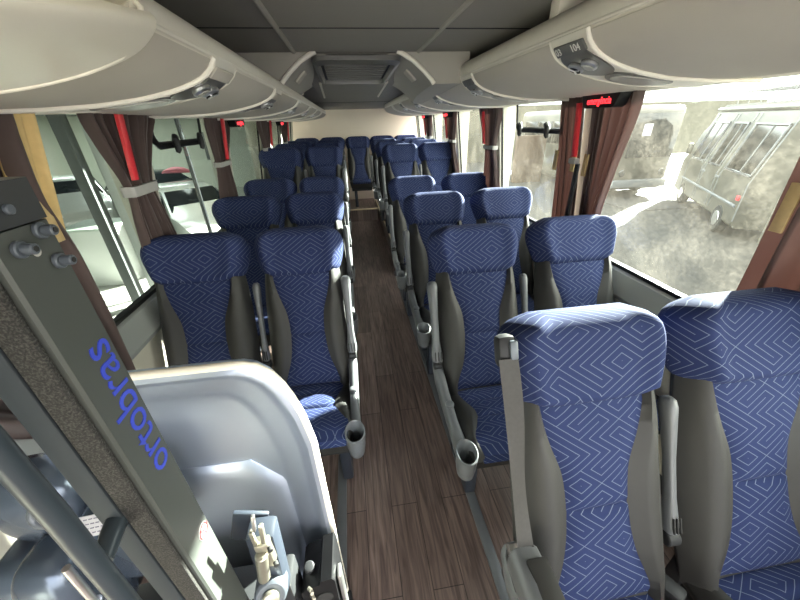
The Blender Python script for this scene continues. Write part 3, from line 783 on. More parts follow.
# right side
curtain(1, [(ZC, 1.83, 2.06), (1.4, 1.83, 2.05), (.93, 1.83, 2.06)], 5, .016, 'left half of the straight brown curtain pair on the large right-hand pillar', tabs=((1.85, 1.43, .11), (2.03, 1.42, .11)))
curtain(1, [(ZC, 1.46, 1.76), (1.4, 1.55, 1.76), (1.15, 1.61, 1.77), (.93, 1.58, 1.78)], 6, .020, 'right half of the straight brown curtain pair, next to the big dusty window', tabs=((1.74, 1.42, .11),))
curtain(1, [(ZC, .42, .82), (1.4, .46, .84), (1.0, .50, .86), (.93, .5, .86)], 4, .026, 'reddish brown curtain at the right edge of the photo', tabs=((.80, 1.40, .14),))
curtain(1, [(ZC, 2.90, 3.34), (1.43, 3.02, 3.22), (1.2, 2.96, 3.26), (.93, 2.90, 3.32)], 7, .018, 'brown curtain tied with a grey band behind the second right-hand window seat', tie=(1.43, .03))
curtain(1, [(ZC, 4.08, 4.62), (1.43, 4.26, 4.44), (1.2, 4.2, 4.5), (.93, 4.1, 4.56)], 7, .018, 'tied brown curtain on the right wall, third one back', tie=(1.43, .03))
curtain(1, [(ZC, 5.30, 5.86), (1.43, 5.50, 5.68), (1.2, 5.45, 5.72), (.93, 5.35, 5.8)], 7, .018, 'farthest tied brown curtain on the right wall near the back row', tie=(1.43, .03))
# left side
curtain(-1, [(ZC, 1.42, 1.88), (1.62, 1.46, 1.82), (1.43, 1.56, 1.74), (1.3, 1.56, 1.80), (1.1, 1.57, 1.90), (.95, 1.58, 2.0)], 9, .018, 'brown curtain gathered by a grey band beside the first left-hand window seat', tie=(1.425, .04))
curtain(-1, [(ZC, 2.52, 3.02), (1.43, 2.64, 2.86), (1.2, 2.62, 2.95), (.93, 2.6, 3.05)], 7, .018, 'tied brown curtain on the left wall behind the second row', tie=(1.42, .03))
curtain(-1, [(ZC, 3.98, 4.62), (1.43, 4.2, 4.42), (1.2, 4.16, 4.48), (.93, 4.1, 4.55)], 7, .018, 'tied brown curtain on the left wall, third from the front', tie=(1.42, .03))
curtain(-1, [(ZC, 5.30, 5.86), (1.43, 5.5, 5.68), (1.2, 5.45, 5.72), (.93, 5.4, 5.8)], 7, .018, 'farthest tied brown curtain on the left wall', tie=(1.42, .03))
fc_ = curtain(-1, [(ZC, .35, 1.14), (1.5, .45, 1.14), (1.3, .50, 1.20), (1.1, .60, 1.23), (.93, .75, 1.24), (.70, .9, 1.25)], 7, .026, 'dark brown curtain, its sunlit pleated edge coloured straw, behind the lift mast', tabs=((1.10, 1.42, .12),))
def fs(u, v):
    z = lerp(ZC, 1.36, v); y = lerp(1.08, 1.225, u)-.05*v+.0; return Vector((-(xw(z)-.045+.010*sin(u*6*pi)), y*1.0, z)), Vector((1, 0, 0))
build(slab(MB(), fs, 40, 12, -.0012, .0012), 'sunlit_edge', M['straw'], fc_, 80)  # sun on the curtain edge, put in as a strip of straw colour

def red_bar(sgn, y, ztop, zbot, label, strip=None):
    X = lambda z: sgn*(xw(z)-.098)
    r = thing('window_release_bar', (X(zbot), y, zbot), label, 'release bar', 'red window release bars')
    mb = MB(); rings = []
    for z in (ztop, zbot+.02, zbot): rings.append([(X(z)+sgn*.010*a, y+.016*b*(1 if z > zbot else .8), z) for a, b in ((-1, -.7), (-.6, -1), (.6, -1), (1, -.7), (1, .7), (.6, 1), (-.6, 1), (-1, .7))])
    build(loft(mb, rings), 'bar', M['red'], r)
    if strip:
        mb = MB(); box(mb, (X(zbot-.02), y, zbot-.022), (.03, .06, .03), .006); build(mb, 'clip', M['tie'], r, label='grey clip')
        mb = MB(); box(mb, (X((zbot+strip)/2), y, (zbot+strip)/2-.02), (.014, .03, zbot-strip-.03), .004); build(mb, 'lower_strip', M['plastic_dark'], r, label='dark lower strip')
    return r
red_bar(1, 1.795, 1.71, 1.46, 'red release bar with a dark strip below, between the large right-hand curtains', strip=.95)
red_bar(1, 3.14, 1.71, 1.46, 'red release bar in front of the tied right-hand curtain behind the second row')
red_bar(1, 4.38, 1.71, 1.46, 'red release bar at the third curtain on the right wall')
red_bar(1, 5.62, 1.71, 1.46, 'red release bar at the farthest curtain on the right wall')
red_bar(-1, 1.53, 1.71, 1.475, 'red release bar in front of the nearest gathered curtain on the left')
red_bar(-1, 2.70, 1.71, 1.45, 'red release bar at the left curtain behind the second row')
red_bar(-1, 4.33, 1.71, 1.45, 'red release bar at the third left curtain')
red_bar(-1, 5.60, 1.71, 1.45, 'red release bar at the farthest left curtain')
def sign(sgn, y, label):
    x = sgn*1.00; zo = DZ[sgn]-.005; r = thing('emergency_sign', (x, y, 1.655+zo), label, 'sign', 'red lit emergency signs')
    mb = MB(); poly = [(y-.13, 1.702+zo), (y+.13, 1.702+zo), (y+.105, 1.655+zo), (y+.09, 1.648+zo), (y-.09, 1.648+zo), (y-.105, 1.655+zo)]
    extr(mb, poly, 'x', x-.02, x+.035 if sgn > 0 else x-.035)
    if sgn < 0:
        mb = MB(); extr(mb, poly, 'x', x+.02, x-.035)
    build(mb, 'sign_housing', M['black'], r)
    text_mesh('emergência', .042, (x-sgn*.0212, y, 1.676+zo), (0, -sgn, 0), (0, 0, 1), M['glow'], 'sign_lettering', r, squeeze=.85, align='CENTER')
sign(1, 1.62, 'red lit emergency sign above the large right-hand curtains')
sign(1, 4.30, 'red lit emergency sign above the third right-hand curtain')
sign(1, 5.55, 'red lit emergency sign near the back of the right-hand rack')
sign(-1, 3.03, 'red lit emergency sign under the left rack above the second tied curtain')
sign(-1, 4.95, 'red lit emergency sign farthest back under the left rack')

# dark heater hump by the left wall
hm = thing('heater_cover', (-1.08, 1.45, 0), 'dark rounded heater cover low on the left wall beside the first window seat', 'heater cover')
mb = MB(); rings = []
for x, s in ((-1.187, 1), (-1.15, 1), (-1.125, .95), (-1.115, .8)):
    rings.append([(x, 1.42+.30*s*cos(pi*k/16), .02+.47*s*sin(pi*k/16)) for k in range(17)])
loft(mb, rings); build(mb, 'cover', M['plastic_dark'], hm)
mb = MB(); tube(mb, [(-1.12, 1.42+.29*cos(pi*k/16), .02+.455*sin(pi*k/16)) for k in range(17)], .01, 8); build(mb, 'rim', M['plastic'], hm)

# ------------------------------------------------------------------ wheelchair lift
LX, LY = -.50, .33
lift = thing('wheelchair_lift', (-.62, .5, 0), 'grey wheelchair lift folded upright beside the left wall, lettered ortobras', 'wheelchair lift')
mb = MB()      # mast: vertical column
def chamf(x0, x1, y0, y1, c): return [(x0, y0+c), (x0+c, y0), (x1-c, y0), (x1, y0+c), (x1, y1-c), (x1-c, y1), (x0+c, y1), (x0, y1-c)]
extr(mb, chamf(-.570, LX, LY, .402, .003), 'z', .05, 1.570); build(mb, 'mast', M['paintl'], lift, 30)
mb = MB(); extr(mb, chamf(-.573, LX+.002, LY-.003, .405, .006), 'z', 1.572, 1.612); hb = build(mb, 'mast_head', M['paint'], lift, 30)
mb = MB(); box(mb, (-.523, LY-.004, .80), (.030, .008, 1.50), .002); build(mb, 'grip_strip', M['grip'], lift)
mb = MB(); box(mb, (-.555, LY-.004, .80), (.030, .010, 1.50), .002); build(mb, 'edge_strip', M['paintg'], lift)
for (y, z) in ((.352, 1.552), (.383, 1.562), (.386, 1.528)):
    bmb = MB(); cyl(bmb, (LX, y, z), (LX+.005, y, z), .0085, 18, .001); cyl(bmb, (LX+.005, y, z), (LX+.016, y, z), .0055, 18, .001)
    bo = build(bmb, 'bolt', M['steel'], lift)
    bmb = MB(); cyl(bmb, (LX+.0158, y, z), (LX+.0166, y, z), .003, 6); build(bmb, 'hex_socket', M['shadowgap'], bo)
bmb = MB(); cyl(bmb, (LX, .368, 1.545), (LX+.002, .368, 1.545), .0055, 18, .001); build(bmb, 'plug', M['lens'], lift, label='pale round plug')
bmb = MB(); cyl(bmb, (LX, .362, 1.588), (LX+.006, .362, 1.588), .005, 12, .001); build(bmb, 'bolt', M['steel'], lift)
text_mesh('ortobras', .066, (LX+.0006, .372, 1.195), (0, 0, 1), (0, -1, 0), M['blue'], 'lettering', lift)
# no-step sticker
mb = MB(); cyl(mb, (LX, .380, 1.01), (LX+.001, .380, 1.01), .015, 24); st = build(mb, 'warning_sticker', M['paper'], lift, label='round white sticker with a red prohibition mark')
mb = MB(); tube(mb, [(LX+.0014, .380+.0128*cos(2*pi*k/24), 1.01+.0128*sin(2*pi*k/24)) for k in range(25)], .0014, 6); tube(mb, [(LX+.0014, .371, 1.019), (LX+.0014, .389, 1.001)], .0012, 6); build(mb, 'prohibition_ring', M['redink'], st)
mb = MB(); box(mb, (LX+.001, .382, 1.008), (.001, .006, .016), .0004); box(mb, (LX+.001, .378, 1.002), (.001, .013, .005), .0004); build(mb, 'foot_symbol', M['ink'], st)
# folded platform: pressed aluminium pan with a rolled rim
px0, px1, pz0, pz1, PY = -.88, -.335, .08, 1.205, .60
def pan_outline(ins):
    a, b, c, d = px0+ins, px1-ins, pz0+ins, pz1-ins; out = []
    R1 = max(.02, .14-ins*.6)
    for k, (qx_, qz_) in enumerate(((0, -.26), (-.006, -.21), (-.014, -.155), (-.026, -.105), (-.040, -.065), (-.058, -.032), (-.082, -.010), (-.108, -.001), (-.140, 0))):
        out.append((b+qx_*(1-ins), d+qz_*(1-ins*1.5)))
    for (cx_, cz_, r, a0) in ((a+R1, d-R1, R1, pi/2), (a+.05, c+.05, .05, pi), (b-.03, c+.03, .03, 3*pi/2)):
        for k in range(9):
            t = a0+pi/2*k/8; out.append((cx_+r*cos(t), cz_+r*sin(t)))
    return out
rings = []
for ins, y in ((.05, PY+.055), (.006, PY+.030), (-.002, PY+.012), (0, PY-.012), (.010, PY-.018), (.022, PY-.012), (.030, PY+.004), (.045, PY+.012), (.075, PY+.016), (.095, PY+.030), (.11, PY+.036), (.16, PY+.038)):
    rings.append([(x, y, z) for x, z in pan_outline(ins)])
mb = MB(); loft(mb, rings, True, True); pf = build(mb, 'platform', M['alu'], lift, 50)
def fpan(ins_lo, ins_hi): pass
mb = MB(); rings = []        # pressed inner field
def field(ins):
    a, b, c, d = -.80, -.435, .22, .86
    a += ins; b -= ins; c += ins; d -= ins
    return [(a, c+.04), (a+.04, c), (b-.04, c), (b, c+.04), (b, d-.10), (b-.08, d), (a+.08, d), (a, d-.08)]
for ins, y in ((0, PY+.039), (.0, PY+.036), (.010, PY+.028), (.022, PY+.024), (.05, PY+.023)): rings.append([(x, y, z) for x, z in field(ins)])
loft(mb, rings); build(mb, 'pressed_field', M['alu'], pf, 50)
mb = MB(); pth = [(x, PY+.0, z) for x, z in pan_outline(-.006)]; i0 = 0
tube(mb, [(px1+.004, PY-.006, .15)]+[(x, PY-.006, z) for x, z in pan_outline(-.004)[0:18]], .009, 10); build(mb, 'rim_bead', M['nose'], pf, label='pale edge bead')
# round handrail tube in front of the mast, and its elbow
mb = MB(); tube(mb, [(-.516, .25, 1.60), (-.516, .25, 1.3), (-.530, .25, .9), (-.54, .25, .06)], .0115, 20); hr = build(mb, 'handrail', M['tubep'], lift)
mb = MB(); tube(mb, [(-.545, .275, 1.155), (-.55, .31, 1.16), (-.555, .36, 1.165), (-.555, .40, 1.17)], [.012, .014, .014, .014], 12); build(mb, 'side_arm', M['tubep'], hr)
# rounded tanks and motor covers low down by the wall
def blob(c, r, m, nm, ex=3.0):
    mb = MB(); rings = []
    for i in range(1, 20):
        v = -pi/2+pi*i/20; cv, sv = abs(cos(v))**(2/ex), (abs(sin(v))**(2/ex))*(1 if v > 0 else -1); ring = []
        for k in range(28):
            u = 2*pi*k/28; cu_, su = abs(cos(u))**(2/ex)*(1 if cos(u) > 0 else -1), abs(sin(u))**(2/ex)*(1 if sin(u) > 0 else -1)
            ring.append((c[0]+r[0]*cv*cu_, c[1]+r[1]*cv*su, c[2]+r[2]*sv))
        rings.append(ring)
    return build(loft(mb, rings), nm, m, lift, 70)
tk = blob((-.72, .50, .86), (.075, .06, .13), M['glossblue'], 'oil_tank', 3.5)
blob((-.93, .48, .75), (.055, .08, .14), M['glossblue'], 'motor_cover', 3.0)
blob((-.82, .43, .80), (.065, .07, .15), M['glossblue'], 'pump_cover', 3.0)
blob((-.86, .52, .98), (.09, .06, .10), M['glossblue'], 'upper_cover', 2.6)
mb = MB(); box(mb, (-.72, .428, 1.00), (.085, .002, .040), .0006, Matrix.Rotation(-.12, 3, 'Y') @ Matrix.Rotation(-.5, 3, 'X')); lb = build(mb, 'paper_label', M['paper'], lift, label='white paper label with small handwriting')
mb = MB(); RL = Matrix.Rotation(-.12, 3, 'Y') @ Matrix.Rotation(-.5, 3, 'X')
for k in range(4):
    for j in range(8):
        box(mb, Vector((-.72, .428, 1.00))+RL @ Vector((-.034+.0095*j+.002*(k % 2), -.0014, .013-.0085*k)), (.0062, .0008, .0016), 0, RL)
build(mb, 'handwriting', M['ink'], lb)
mb = MB(); tube(mb, [(-.735+.017*cos(t*pi/6), .40+.006*sin(t*pi/6), 1.09+.017*sin(t*pi/6)) for t in range(13)], .007, 10); build(mb, 'pull_ring', M['steel'], lift)
mb = MB(); cyl(mb, (-.715, .36, 1.0), (-.722, .36, .88), .0065, 14); cyl(mb, (-.722, .36, .88), (-.725, .36, .82), .011, 14, .002); build(mb, 'piston', M['chrome'], lift)
mb = MB(); tube(mb, [(-.60, .42, 1.08), (-.598, .41, 1.0), (-.60, .40, .9), (-.60, .39, .8)], .004, 8); tube(mb, [(-.61, .42, 1.08), (-.615, .41, .98), (-.61, .40, .85)], .003, 8); build(mb, 'cable', M['black'], lift)
mb = MB()
for k in range(16):
    z = 1.10-.020*k; tube(mb, [(-.59+.003*(k % 2), .385+.007*cos(t*pi/4), z+.009*sin(t*pi/4)) for t in range(9)], .0022, 6)
build(mb, 'chain', M['chrome'], lift)
# foot of the lift: blue plate, clamp, pivot, black gearbox
mb = MB(); box(mb, (-.478, .47, .85), (.075, .010, .10), .003, Matrix.Rotation(.3, 3, 'Y')); build(mb, 'bracket_plate', M['bluemetal'], lift)
mb = MB(); box(mb, (-.445, .44, .76), (.06, .05, .26), .010, Matrix.Rotation(.06, 3, 'Y')); build(mb, 'clamp_body', M['bluemetal'], lift)
cl = MB(); box(cl, (-.430, .41, .85), (.030, .024, .085), .005); box(cl, (-.420, .405, .925), (.009, .012, .06), .003, Matrix.Rotation(.1, 3, 'Y')); box(cl, (-.440, .405, .915), (.007, .012, .05), .003)
cyl(cl, (-.446, .395, .775), (-.432, .395, .87), .013, 16, .003); clo = build(cl, 'clamp', M['zinc'], lift, label='pale zinc toggle clamp')
cl = MB(); box(cl, (-.428, .405, .965), (.007, .008, .05), .002, Matrix.Rotation(.15, 3, 'Y')); build(cl, 'clamp_lever', M['chrome'], clo)
for z in (.882, .822):
    cl = MB(); cyl(cl, (-.414, .40, z), (-.410, .392, z), .005, 10); build(cl, 'clamp_pin', M['shadowgap'], clo)
pv = MB(); cyl(pv, (-.452, .43, .69), (-.444, .385, .71), .036, 28, .006); pvo = build(pv, 'pivot_disc', M['steel'], lift)
pv = MB(); cyl(pv, (-.444, .385, .71), (-.441, .373, .716), .019, 18, .003); build(pv, 'pivot_nut', M['zinc'], pvo)
gb = MB(); extr(gb, [(-.412, .25), (-.318, .25), (-.318, .575), (-.325, .588), (-.355, .58), (-.36, .565), (-.40, .55), (-.412, .535)], 'y', .45, .565)
gbo = build(gb, 'gearbox', M['black'], lift)
gb = MB(); cyl(gb, (-.352, .451, .50), (-.352, .446, .50), .022, 18, .001); build(gb, 'gearbox_opening', M['shadowgap'], gbo)
gb = MB()
for k in range(9): cyl(gb, (-.388+.004*(k % 2), .448, .42+.018*k), (-.380, .440, .425+.018*k), .005, 8)
build(gb, 'drive_chain', M['zinc'], gbo)
gb = MB(); cyl(gb, (-.392, .50, .54), (-.390, .495, .575), .014, 14, .003); build(gb, 'grease_cap', M['plastic_dark'], gbo)
gb = MB(); box(gb, (-.309, .48, .38), (.010, .035, .36), .003); build(gb, 'side_plate', M['chrome'], lift, label='bright vertical edge plate')
gb = MB(); box(gb, (-.6, .46, .03), (.56, .34, .06), .008); build(gb, 'base_plate', M['plastic_dark'], lift)
gb = MB(); box(gb, (-.70, .44, .33), (.40, .14, .56), .01); build(gb, 'lower_frame', M['plastic_dark'], lift)
gb = MB(); box(gb, (-.45, .48, .33), (.05, .08, .56), .01); build(gb, 'lower_post', M['plastic_dark'], lift)

# ------------------------------------------------------------------ outside, left: covered garage
GZ = -1.3
struct(box(MB(), (-9.3, 8, GZ-.05), (16, 34, .1)), 'ground_garage', M['garfloor'])
struct(box(MB(), (9.3, 8, GZ-.05), (21.2, 60, .1)), 'ground_yard', M['asphalt'])
struct(box(MB(), (-14.2, 8, 1.2), (.3, 30, 5.2)), 'wall_garage', M['garback'])
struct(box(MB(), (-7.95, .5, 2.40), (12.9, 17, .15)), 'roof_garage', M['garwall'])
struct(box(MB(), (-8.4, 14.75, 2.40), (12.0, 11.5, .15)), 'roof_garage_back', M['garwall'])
struct(box(MB(), (-2.4, 15.0, .55), (.15, 11, 3.7)), 'wall_garage_sunblock', M['garback'])  # added wall that keeps the low sun out of the garage
struct(box(MB(), (-8.4, 20.5, .6), (12.0, .2, 3.8)), 'wall_garage_back', M['garback'])
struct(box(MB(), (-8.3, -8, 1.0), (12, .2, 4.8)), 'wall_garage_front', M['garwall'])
for lx_, ly_, pw in ((-7, 4, 22), (-6, 10.5, 40), (-8.5, 15, 110), (-11.5, 16.5, 120), (-12, 11, 70)):  # added fill lights, unseen, that brighten the garage behind the left windows
    ld = bpy.data.lights.new('garage_fill', 'AREA'); ld.shape = 'RECTANGLE'; ld.size = 4; ld.size_y = .4; ld.energy = pw; ld.color = (.95, 1, .96)
    lo_ = bpy.data.objects.new('garage_fill', ld); COL.objects.link(lo_); lo_.location = (lx_, ly_, 2.25)
def pillar(x, y, s, m, label):
    r = build(box(MB(), (x, y, 1.0), (s, s, 4.6), .02), 'garage_column', m, label=label, cat='column')
pillar(-4.32, 6.15, .17, M['garcol'], 'grey square column outside the first left window')
pillar(-4.05, 6.35, .17, M['carwhite'], 'white square post right of the grey column outside the left windows')
build(cyl(MB(), (-3.2, 7.33, GZ), (-3.2, 7.33, 2.33), .04, 12), 'thin_post', M['cardark'], label='thin dark post outside the second left window', cat='post')
mb = MB(); box(mb, (-14.0, 24, 1.0), (.05, 1.2, 1.6)); 
nb = MB(); box(nb, (-6.8, 16.2, .9), (1.0, .06, 1.3), .01); 
def car(loc, heading, m, label, L=4.1, Wd=.86, H=1.45, suv=False):
    root = thing('car', (loc[0], loc[1], GZ), label, 'car')
    ch, sh = cos(heading), sin(heading)
    def T(a, b, c): return Vector((loc[0]+a*ch-b*sh, loc[1]+a*sh+b*ch, GZ+c))
    k = H/1.45
    st = [(-L/2, .35, .62, .62, .70), (-L/2+.06, .28, .80, .80, .80), (-L/2+.25, .25, .92, 1.0*1, .84), (-L/2+.6, .22, .95, 1.34, Wd), (-L/2+1.1, .2, .95, 1.43, Wd), (-.1, .2, .95, 1.45, Wd), (.35, .2, .94, 1.40, Wd), (1.05, .2, .92, .97, Wd), (1.5, .22, .86, .88, .84), (L/2-.1, .26, .70, .72, .78), (L/2, .34, .55, .56, .68)]
    rings = []
    for a, zb, zm, zt, hw in st:
        tw = hw*(.74 if zt > zm+.2 else .93); zt *= k; zm *= k
        rings.append([T(a, -hw*.94, zb), T(a, -hw, zb+.15), T(a, -hw, lerp(zb, zm, .6)), T(a, -hw*.97, zm), T(a, -tw, zt-.03), T(a, -tw*.8, zt), T(a, tw*.8, zt), T(a, tw, zt-.03), T(a, hw*.97, zm), T(a, hw, lerp(zb, zm, .6)), T(a, hw, zb+.15), T(a, hw*.94, zb)])
    body = build(loft(MB(), rings), 'body', m, root, 35)
    def glass(pts, nm, n):
        mb = MB(); P = [T(*p) for p in pts]; n = Vector(n); n = Vector((n.x*ch-n.y*sh, n.x*sh+n.y*ch, n.z)); q = len(P)
        mb.add([p+n*.012 for p in P]+[p-n*.02 for p in P], [tuple(range(q)), tuple(range(2*q-1, q-1, -1))]+[(i, i+q, (i+1) % q+q, (i+1) % q) for i in range(q)])
        build(mb, nm, M['carglass'], root, smooth=False)
    for s in (1, -1):
        glass([(-1.25, s*.80, .99*k), (-.15, s*.815, .99*k), (-.15, s*.68, 1.35*k), (-1.05, s*.68, 1.34*k)], 'side_window', (0, s*.95, .3))
        glass([(-.08, s*.815, .99*k), (.82, s*.815, .98*k), (.38, s*.69, 1.31*k), (-.08, s*.68, 1.35*k)], 'side_window', (0, s*.95, .3))
        mb = MB(); mp = T(.72, s*.93, .99*k); box(mb, mp, (.14, .2, .13), .03, Matrix.Rotation(heading, 3, 'Z')); build(mb, 'mirror', m, root)
        for a in (-1.28, 1.28):
            mb = MB(); cyl(mb, T(a, s*.70, .31), T(a, s*.885, .31), .31, 24, .03); wh = build(mb, 'wheel', M['tyre'], root)
            mb = MB(); cyl(mb, T(a, s*.87, .31), T(a, s*.892, .31), .19, 20, .01); build(mb, 'hubcap', M['chrome'], wh)
        mb = MB(); box(mb, T(L/2-.12, s*.58, .64*k), (.16, .28, .14), .04, Matrix.Rotation(heading, 3, 'Z')); build(mb, 'headlight', M['chrome'], root)
    glass([(.98, -.74, .985*k), (.98, .74, .985*k), (.44, .60, 1.37*k), (.44, -.60, 1.37*k)], 'windscreen', (.6, 0, .8))
    glass([(-L/2+.27, -.66, 1.02*k), (-L/2+.27, .66, 1.02*k), (-L/2+.58, .56, 1.30*k), (-L/2+.58, -.56, 1.30*k)], 'rear_window', (-.7, 0, .6))
    mb = MB(); box(mb, T(L/2-.01, 0, .40), (.05, 1.0, .16), .02, Matrix.Rotation(heading, 3, 'Z')); build(mb, 'grille', M['black'], root)
    return root
car((-4.75, 10.2), radians(-48), M['carwhite'], 'white hatchback parked outside the second left window', H=1.62)
car((-9.45, 13.0), radians(-55), M['carsilver'], 'silver-white tall car parked beyond the grey column', H=1.65)
cd_ = car((-7.9, 15.4), radians(-20), M['cardark'], 'dark car parked behind the white hatchback', H=1.5)
pk = MB(); rings = []
for i in range(9):
    a = pi*i/8; s = max(.05, sin(a))**.5; rings.append([(-6.6+1.0*(i/8-.5), 14.25+.30*s*cos(2*pi*k/14)+.03*sin(k*2.1), .17+.02+.11*s*(1+sin(2*pi*k/14))) for k in range(14)])
build(loft(pk, rings), 'pink_bundle', M['pink'], label='pink bundle lying on the dark car outside the left windows', cat='bundle')
dk = thing('reception_desk', (-5.55, 7.6, GZ), 'white-fronted desk with a grey-green top outside the first left window', 'desk')
mb = MB(); box(mb, (-5.55, 7.55, -.70), (.95, .5, 1.2), .01); build(mb, 'front', M['carwhite'], dk)
mb = MB(); box(mb, (-5.55, 7.75, -.085), (1.0, .95, .05), .01); build(mb, 'top', M['deskg'], dk)
build(box(MB(), (-4.75, 8.1, GZ+.65), (.5, .5, 1.3), .02), 'dark_cabinet', M['cardark'], label='low black cabinet right of the white desk outside', cat='cabinet')
nbd = thing('notice_board', (-6.0, 17.0, GZ), 'dark notice board on a post beyond the white hatchback', 'notice board')
build(box(MB(), (-6.0, 17.0, .95), (.8, .05, 1.1), .01), 'board', M['plate'], nbd)
build(cyl(MB(), (-6.0, 17.05, GZ), (-6.0, 17.05, 1.2), .04, 10), 'post', M['steel'], nbd)

# ------------------------------------------------------------------ outside, right: sunny yard with parked vehicles
struct(box(MB(), (11.2, 12.6, GZ+.004), (3.6, 4.6, .02)), 'ground_dark_strip', M['asphaltd'])
struct(box(MB(), (17, 27, .6), (34, .3, 3.8)), 'wall_yard', M['hedge'])
def minibus(label, P0, t1, wins, rack=True, front=True):
    u = Vector((.545, .838, 0)); n = Vector((-.838, .545, 0)); P0 = Vector(P0)
    Rz = Matrix.Rotation(atan2(u.y, u.x)-pi/2, 3, 'Z')
    root = thing('minibus', (P0+u*t1*.5-n*.95+Vector((0, 0, GZ))), label, 'minibus')
    def T(t, d, z): return P0+u*t-n*d+Vector((0, 0, z))
    def dep(z): return max(0, z-.1)*.26
    mb = MB(); rings = []
    fr_ = ((t1-1.0, 0), (t1-.45, .16), (t1-.1, .5), (t1, .9)) if front else ((t1-.05, 0), (t1, .04))
    for t, e in ((0, .05), (.06, 0), (.5, 0))+fr_:
        zt = 1.86-e*1.0
        rings.append([T(t, .10, -.98), T(t, 0, -.88), T(t, 0, .1), T(t, dep(1.2), min(1.2, zt-.3)), T(t, dep(1.7), zt-.15), T(t, .42, zt), T(t, 1.6, zt), T(t, 1.95, .1), T(t, 1.95, -.88), T(t, 1.85, -.98)])
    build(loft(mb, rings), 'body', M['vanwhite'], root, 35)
    def fw(a, b, z0, z1):
        def f(uu, v):
            z = lerp(z0, z1, v); return T(lerp(a, b, uu), dep(z)-.003, z), (n+Vector((0, 0, .16))).normalized()
        return f
    for (a, b) in wins:
        f = fw(a, b, .26, 1.36); fr = build(slab(MB(), f, 2, 2, -.01, .012), 'window', M['vanglass'], root)
        fm = MB()
        for (u0, v0, u1, v1) in ((0, 0, 1, 0), (1, 0, 1, 1), (1, 1, 0, 1), (0, 1, 0, 0)):
            p, nn = f(u0, v0); q, _ = f(u1, v1); tube(fm, [p+nn*.012, q+nn*.012], .035, 8)
        p, nn = f(.42, 0); q, _ = f(.42, 1); tube(fm, [p+nn*.012, q+nn*.012], .025, 8)
        build(fm, 'window_seal', M['cardark'], fr)
        for tt in (a-.12, b+.12):
            sm_ = MB(); tube(sm_, [T(tt, dep(z)-.004, z) for z in (-.8, -.3, .1, .6, 1.2, 1.6)], .013, 6); build(sm_, 'door_seam', M['plastic'], root)
    if wins:
        for tt in (wins[-1][0]-.35, wins[0][1]+.2):
            hd = MB(); box(hd, T(tt, -.02, .02), (.04, .30, .06), .012, Rz); build(hd, 'door_handle', M['plastic'], root)
    st = MB(); tube(st, [T(.1, -.01, -.45), T(t1-.6, -.01, -.45)], .035, 8); build(st, 'side_moulding', M['plastic'], root)
    gt = MB(); tube(gt, [T(0, dep(1.8)-.02, 1.72), T(t1-.5, dep(1.8)-.02, 1.72)], .075, 10); build(gt, 'roof_gutter', M['vanwhite'], root)
    if rack:
        rk = MB(); tube(rk, [T(-.1, .45, 2.18), T(4.2, .45, 2.18)], .02, 8); tube(rk, [T(-.1, 1.5, 2.18), T(4.2, 1.5, 2.18)], .02, 8)
        for k in range(6): tube(rk, [T(.1+.82*k, .45, 1.84), T(.1+.82*k, .45, 2.18), T(.1+.82*k, 1.5, 2.18)], .018, 8)
        build(rk, 'roof_rack', M['cardark'], root)
    for tt in (.95, t1-1.1):
        wm = MB(); cyl(wm, T(tt, -.02, GZ+.36), T(tt, .22, GZ+.36), .36, 28, .04); wh = build(wm, 'wheel', M['tyre'], root)
        wm = MB(); cyl(wm, T(tt, -.03, GZ+.36), T(tt, 0, GZ+.36), .2, 20, .01); build(wm, 'hubcap', M['chrome'], wh)
    tl_ = MB(); box(tl_, T(.12, -.005, -.25), (.06, .16, .12), .015, Rz); build(tl_, 'tail_light', M['red'], root)
    if front:
        mr = MB(); box(mr, T(t1-1.0, -.16, .55), (.14, .2, .34), .04, Rz); build(mr, 'mirror', M['vanwhite'], root)
minibus('white minibus with a roof rack parked outside the big dusty right window', (9.3, 7.1, 0), 5.9, ((0.05, 1.75), (2.25, 3.2), (3.65, 5.0)))
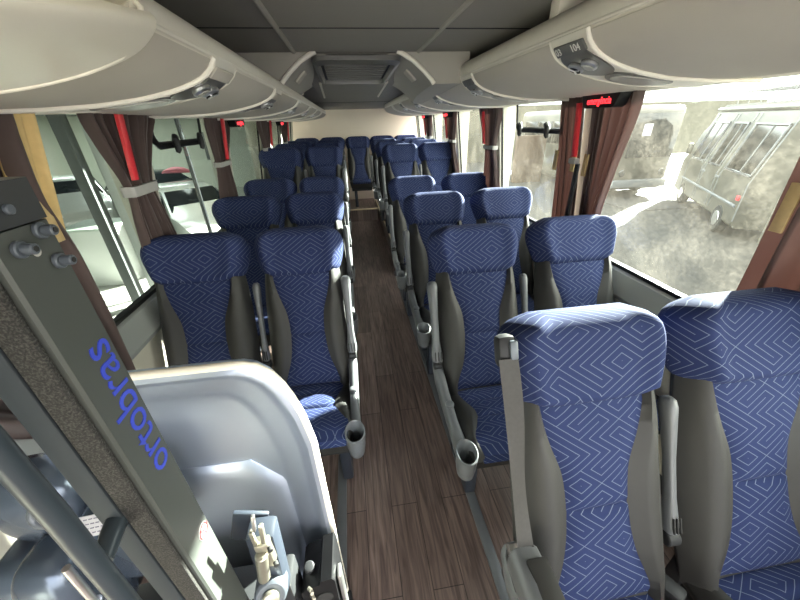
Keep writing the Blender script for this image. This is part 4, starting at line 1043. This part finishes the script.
minibus('white van at the very edge of the dusty right window, nearer than the minibus', (6.55, 2.8, 0), 3.6, (), rack=False, front=False)
def coach(label):
    x0, x1, y0, y1 = 9.9, 12.35, 12.35, 20.5; zt = 1.95
    root = thing('coach', ((x0+x1)/2, (y0+y1)/2, GZ), label, 'coach')
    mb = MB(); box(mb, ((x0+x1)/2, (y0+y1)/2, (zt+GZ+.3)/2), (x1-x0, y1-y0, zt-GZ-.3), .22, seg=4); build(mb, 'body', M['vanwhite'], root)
    wm = MB(); box(wm, ((x0+x1)/2+.1, y0-.005, .95), (x1-x0-.5, .06, 1.5), .025); build(wm, 'windscreen', M['carglass'], root)
    wm = MB(); box(wm, (x0+.95, y0-.04, 1.15), (.35, .02, .4), .01); build(wm, 'windscreen_notice', M['paper'], root, label='pale notice behind the windscreen')
    for k in range(5):
        wm = MB(); box(wm, (x0-.005, y0+1.1+1.45*k, 1.0), (.05, 1.3, .95), .02); build(wm, 'side_window', M['vanglass'], root)
    for k in (0, 1):
        hl = MB(); cyl(hl, (x0+.4+k*1.7, y0-.03, -.35), (x0+.4+k*1.7, y0+.05, -.35), .13, 18, .02); build(hl, 'headlight', M['cardark'], root)
        for y in (y0+1.3, y1-1.5):
            wm = MB(); xx = x0+.02 if k == 0 else x1-.26; cyl(wm, (xx, y, GZ+.45), (xx+.24, y, GZ+.45), .45, 26, .04); build(wm, 'wheel', M['tyre'], root)
    bp = MB(); box(bp, ((x0+x1)/2, y0-.03, -.75), (x1-x0-.1, .1, .3), .04); build(bp, 'bumper', M['plastic'], root)
    mr = MB(); tube(mr, [(x0+.1, y0, 1.7), (x0-.15, y0-.2, 1.65), (x0-.2, y0-.22, 1.3)], .03, 8); box(mr, (x0-.2, y0-.22, 1.05), (.2, .08, .4), .03); build(mr, 'mirror', M['vanwhite'], root)
coach('white coach parked behind the minibus outside the right windows')
build(box(MB(), (8.9, 17.2, -.2), (1.5, .3, 2.2), .02), 'brick_pier', M['brick'], label='orange-brown brick pier left of the coach', cat='pier')
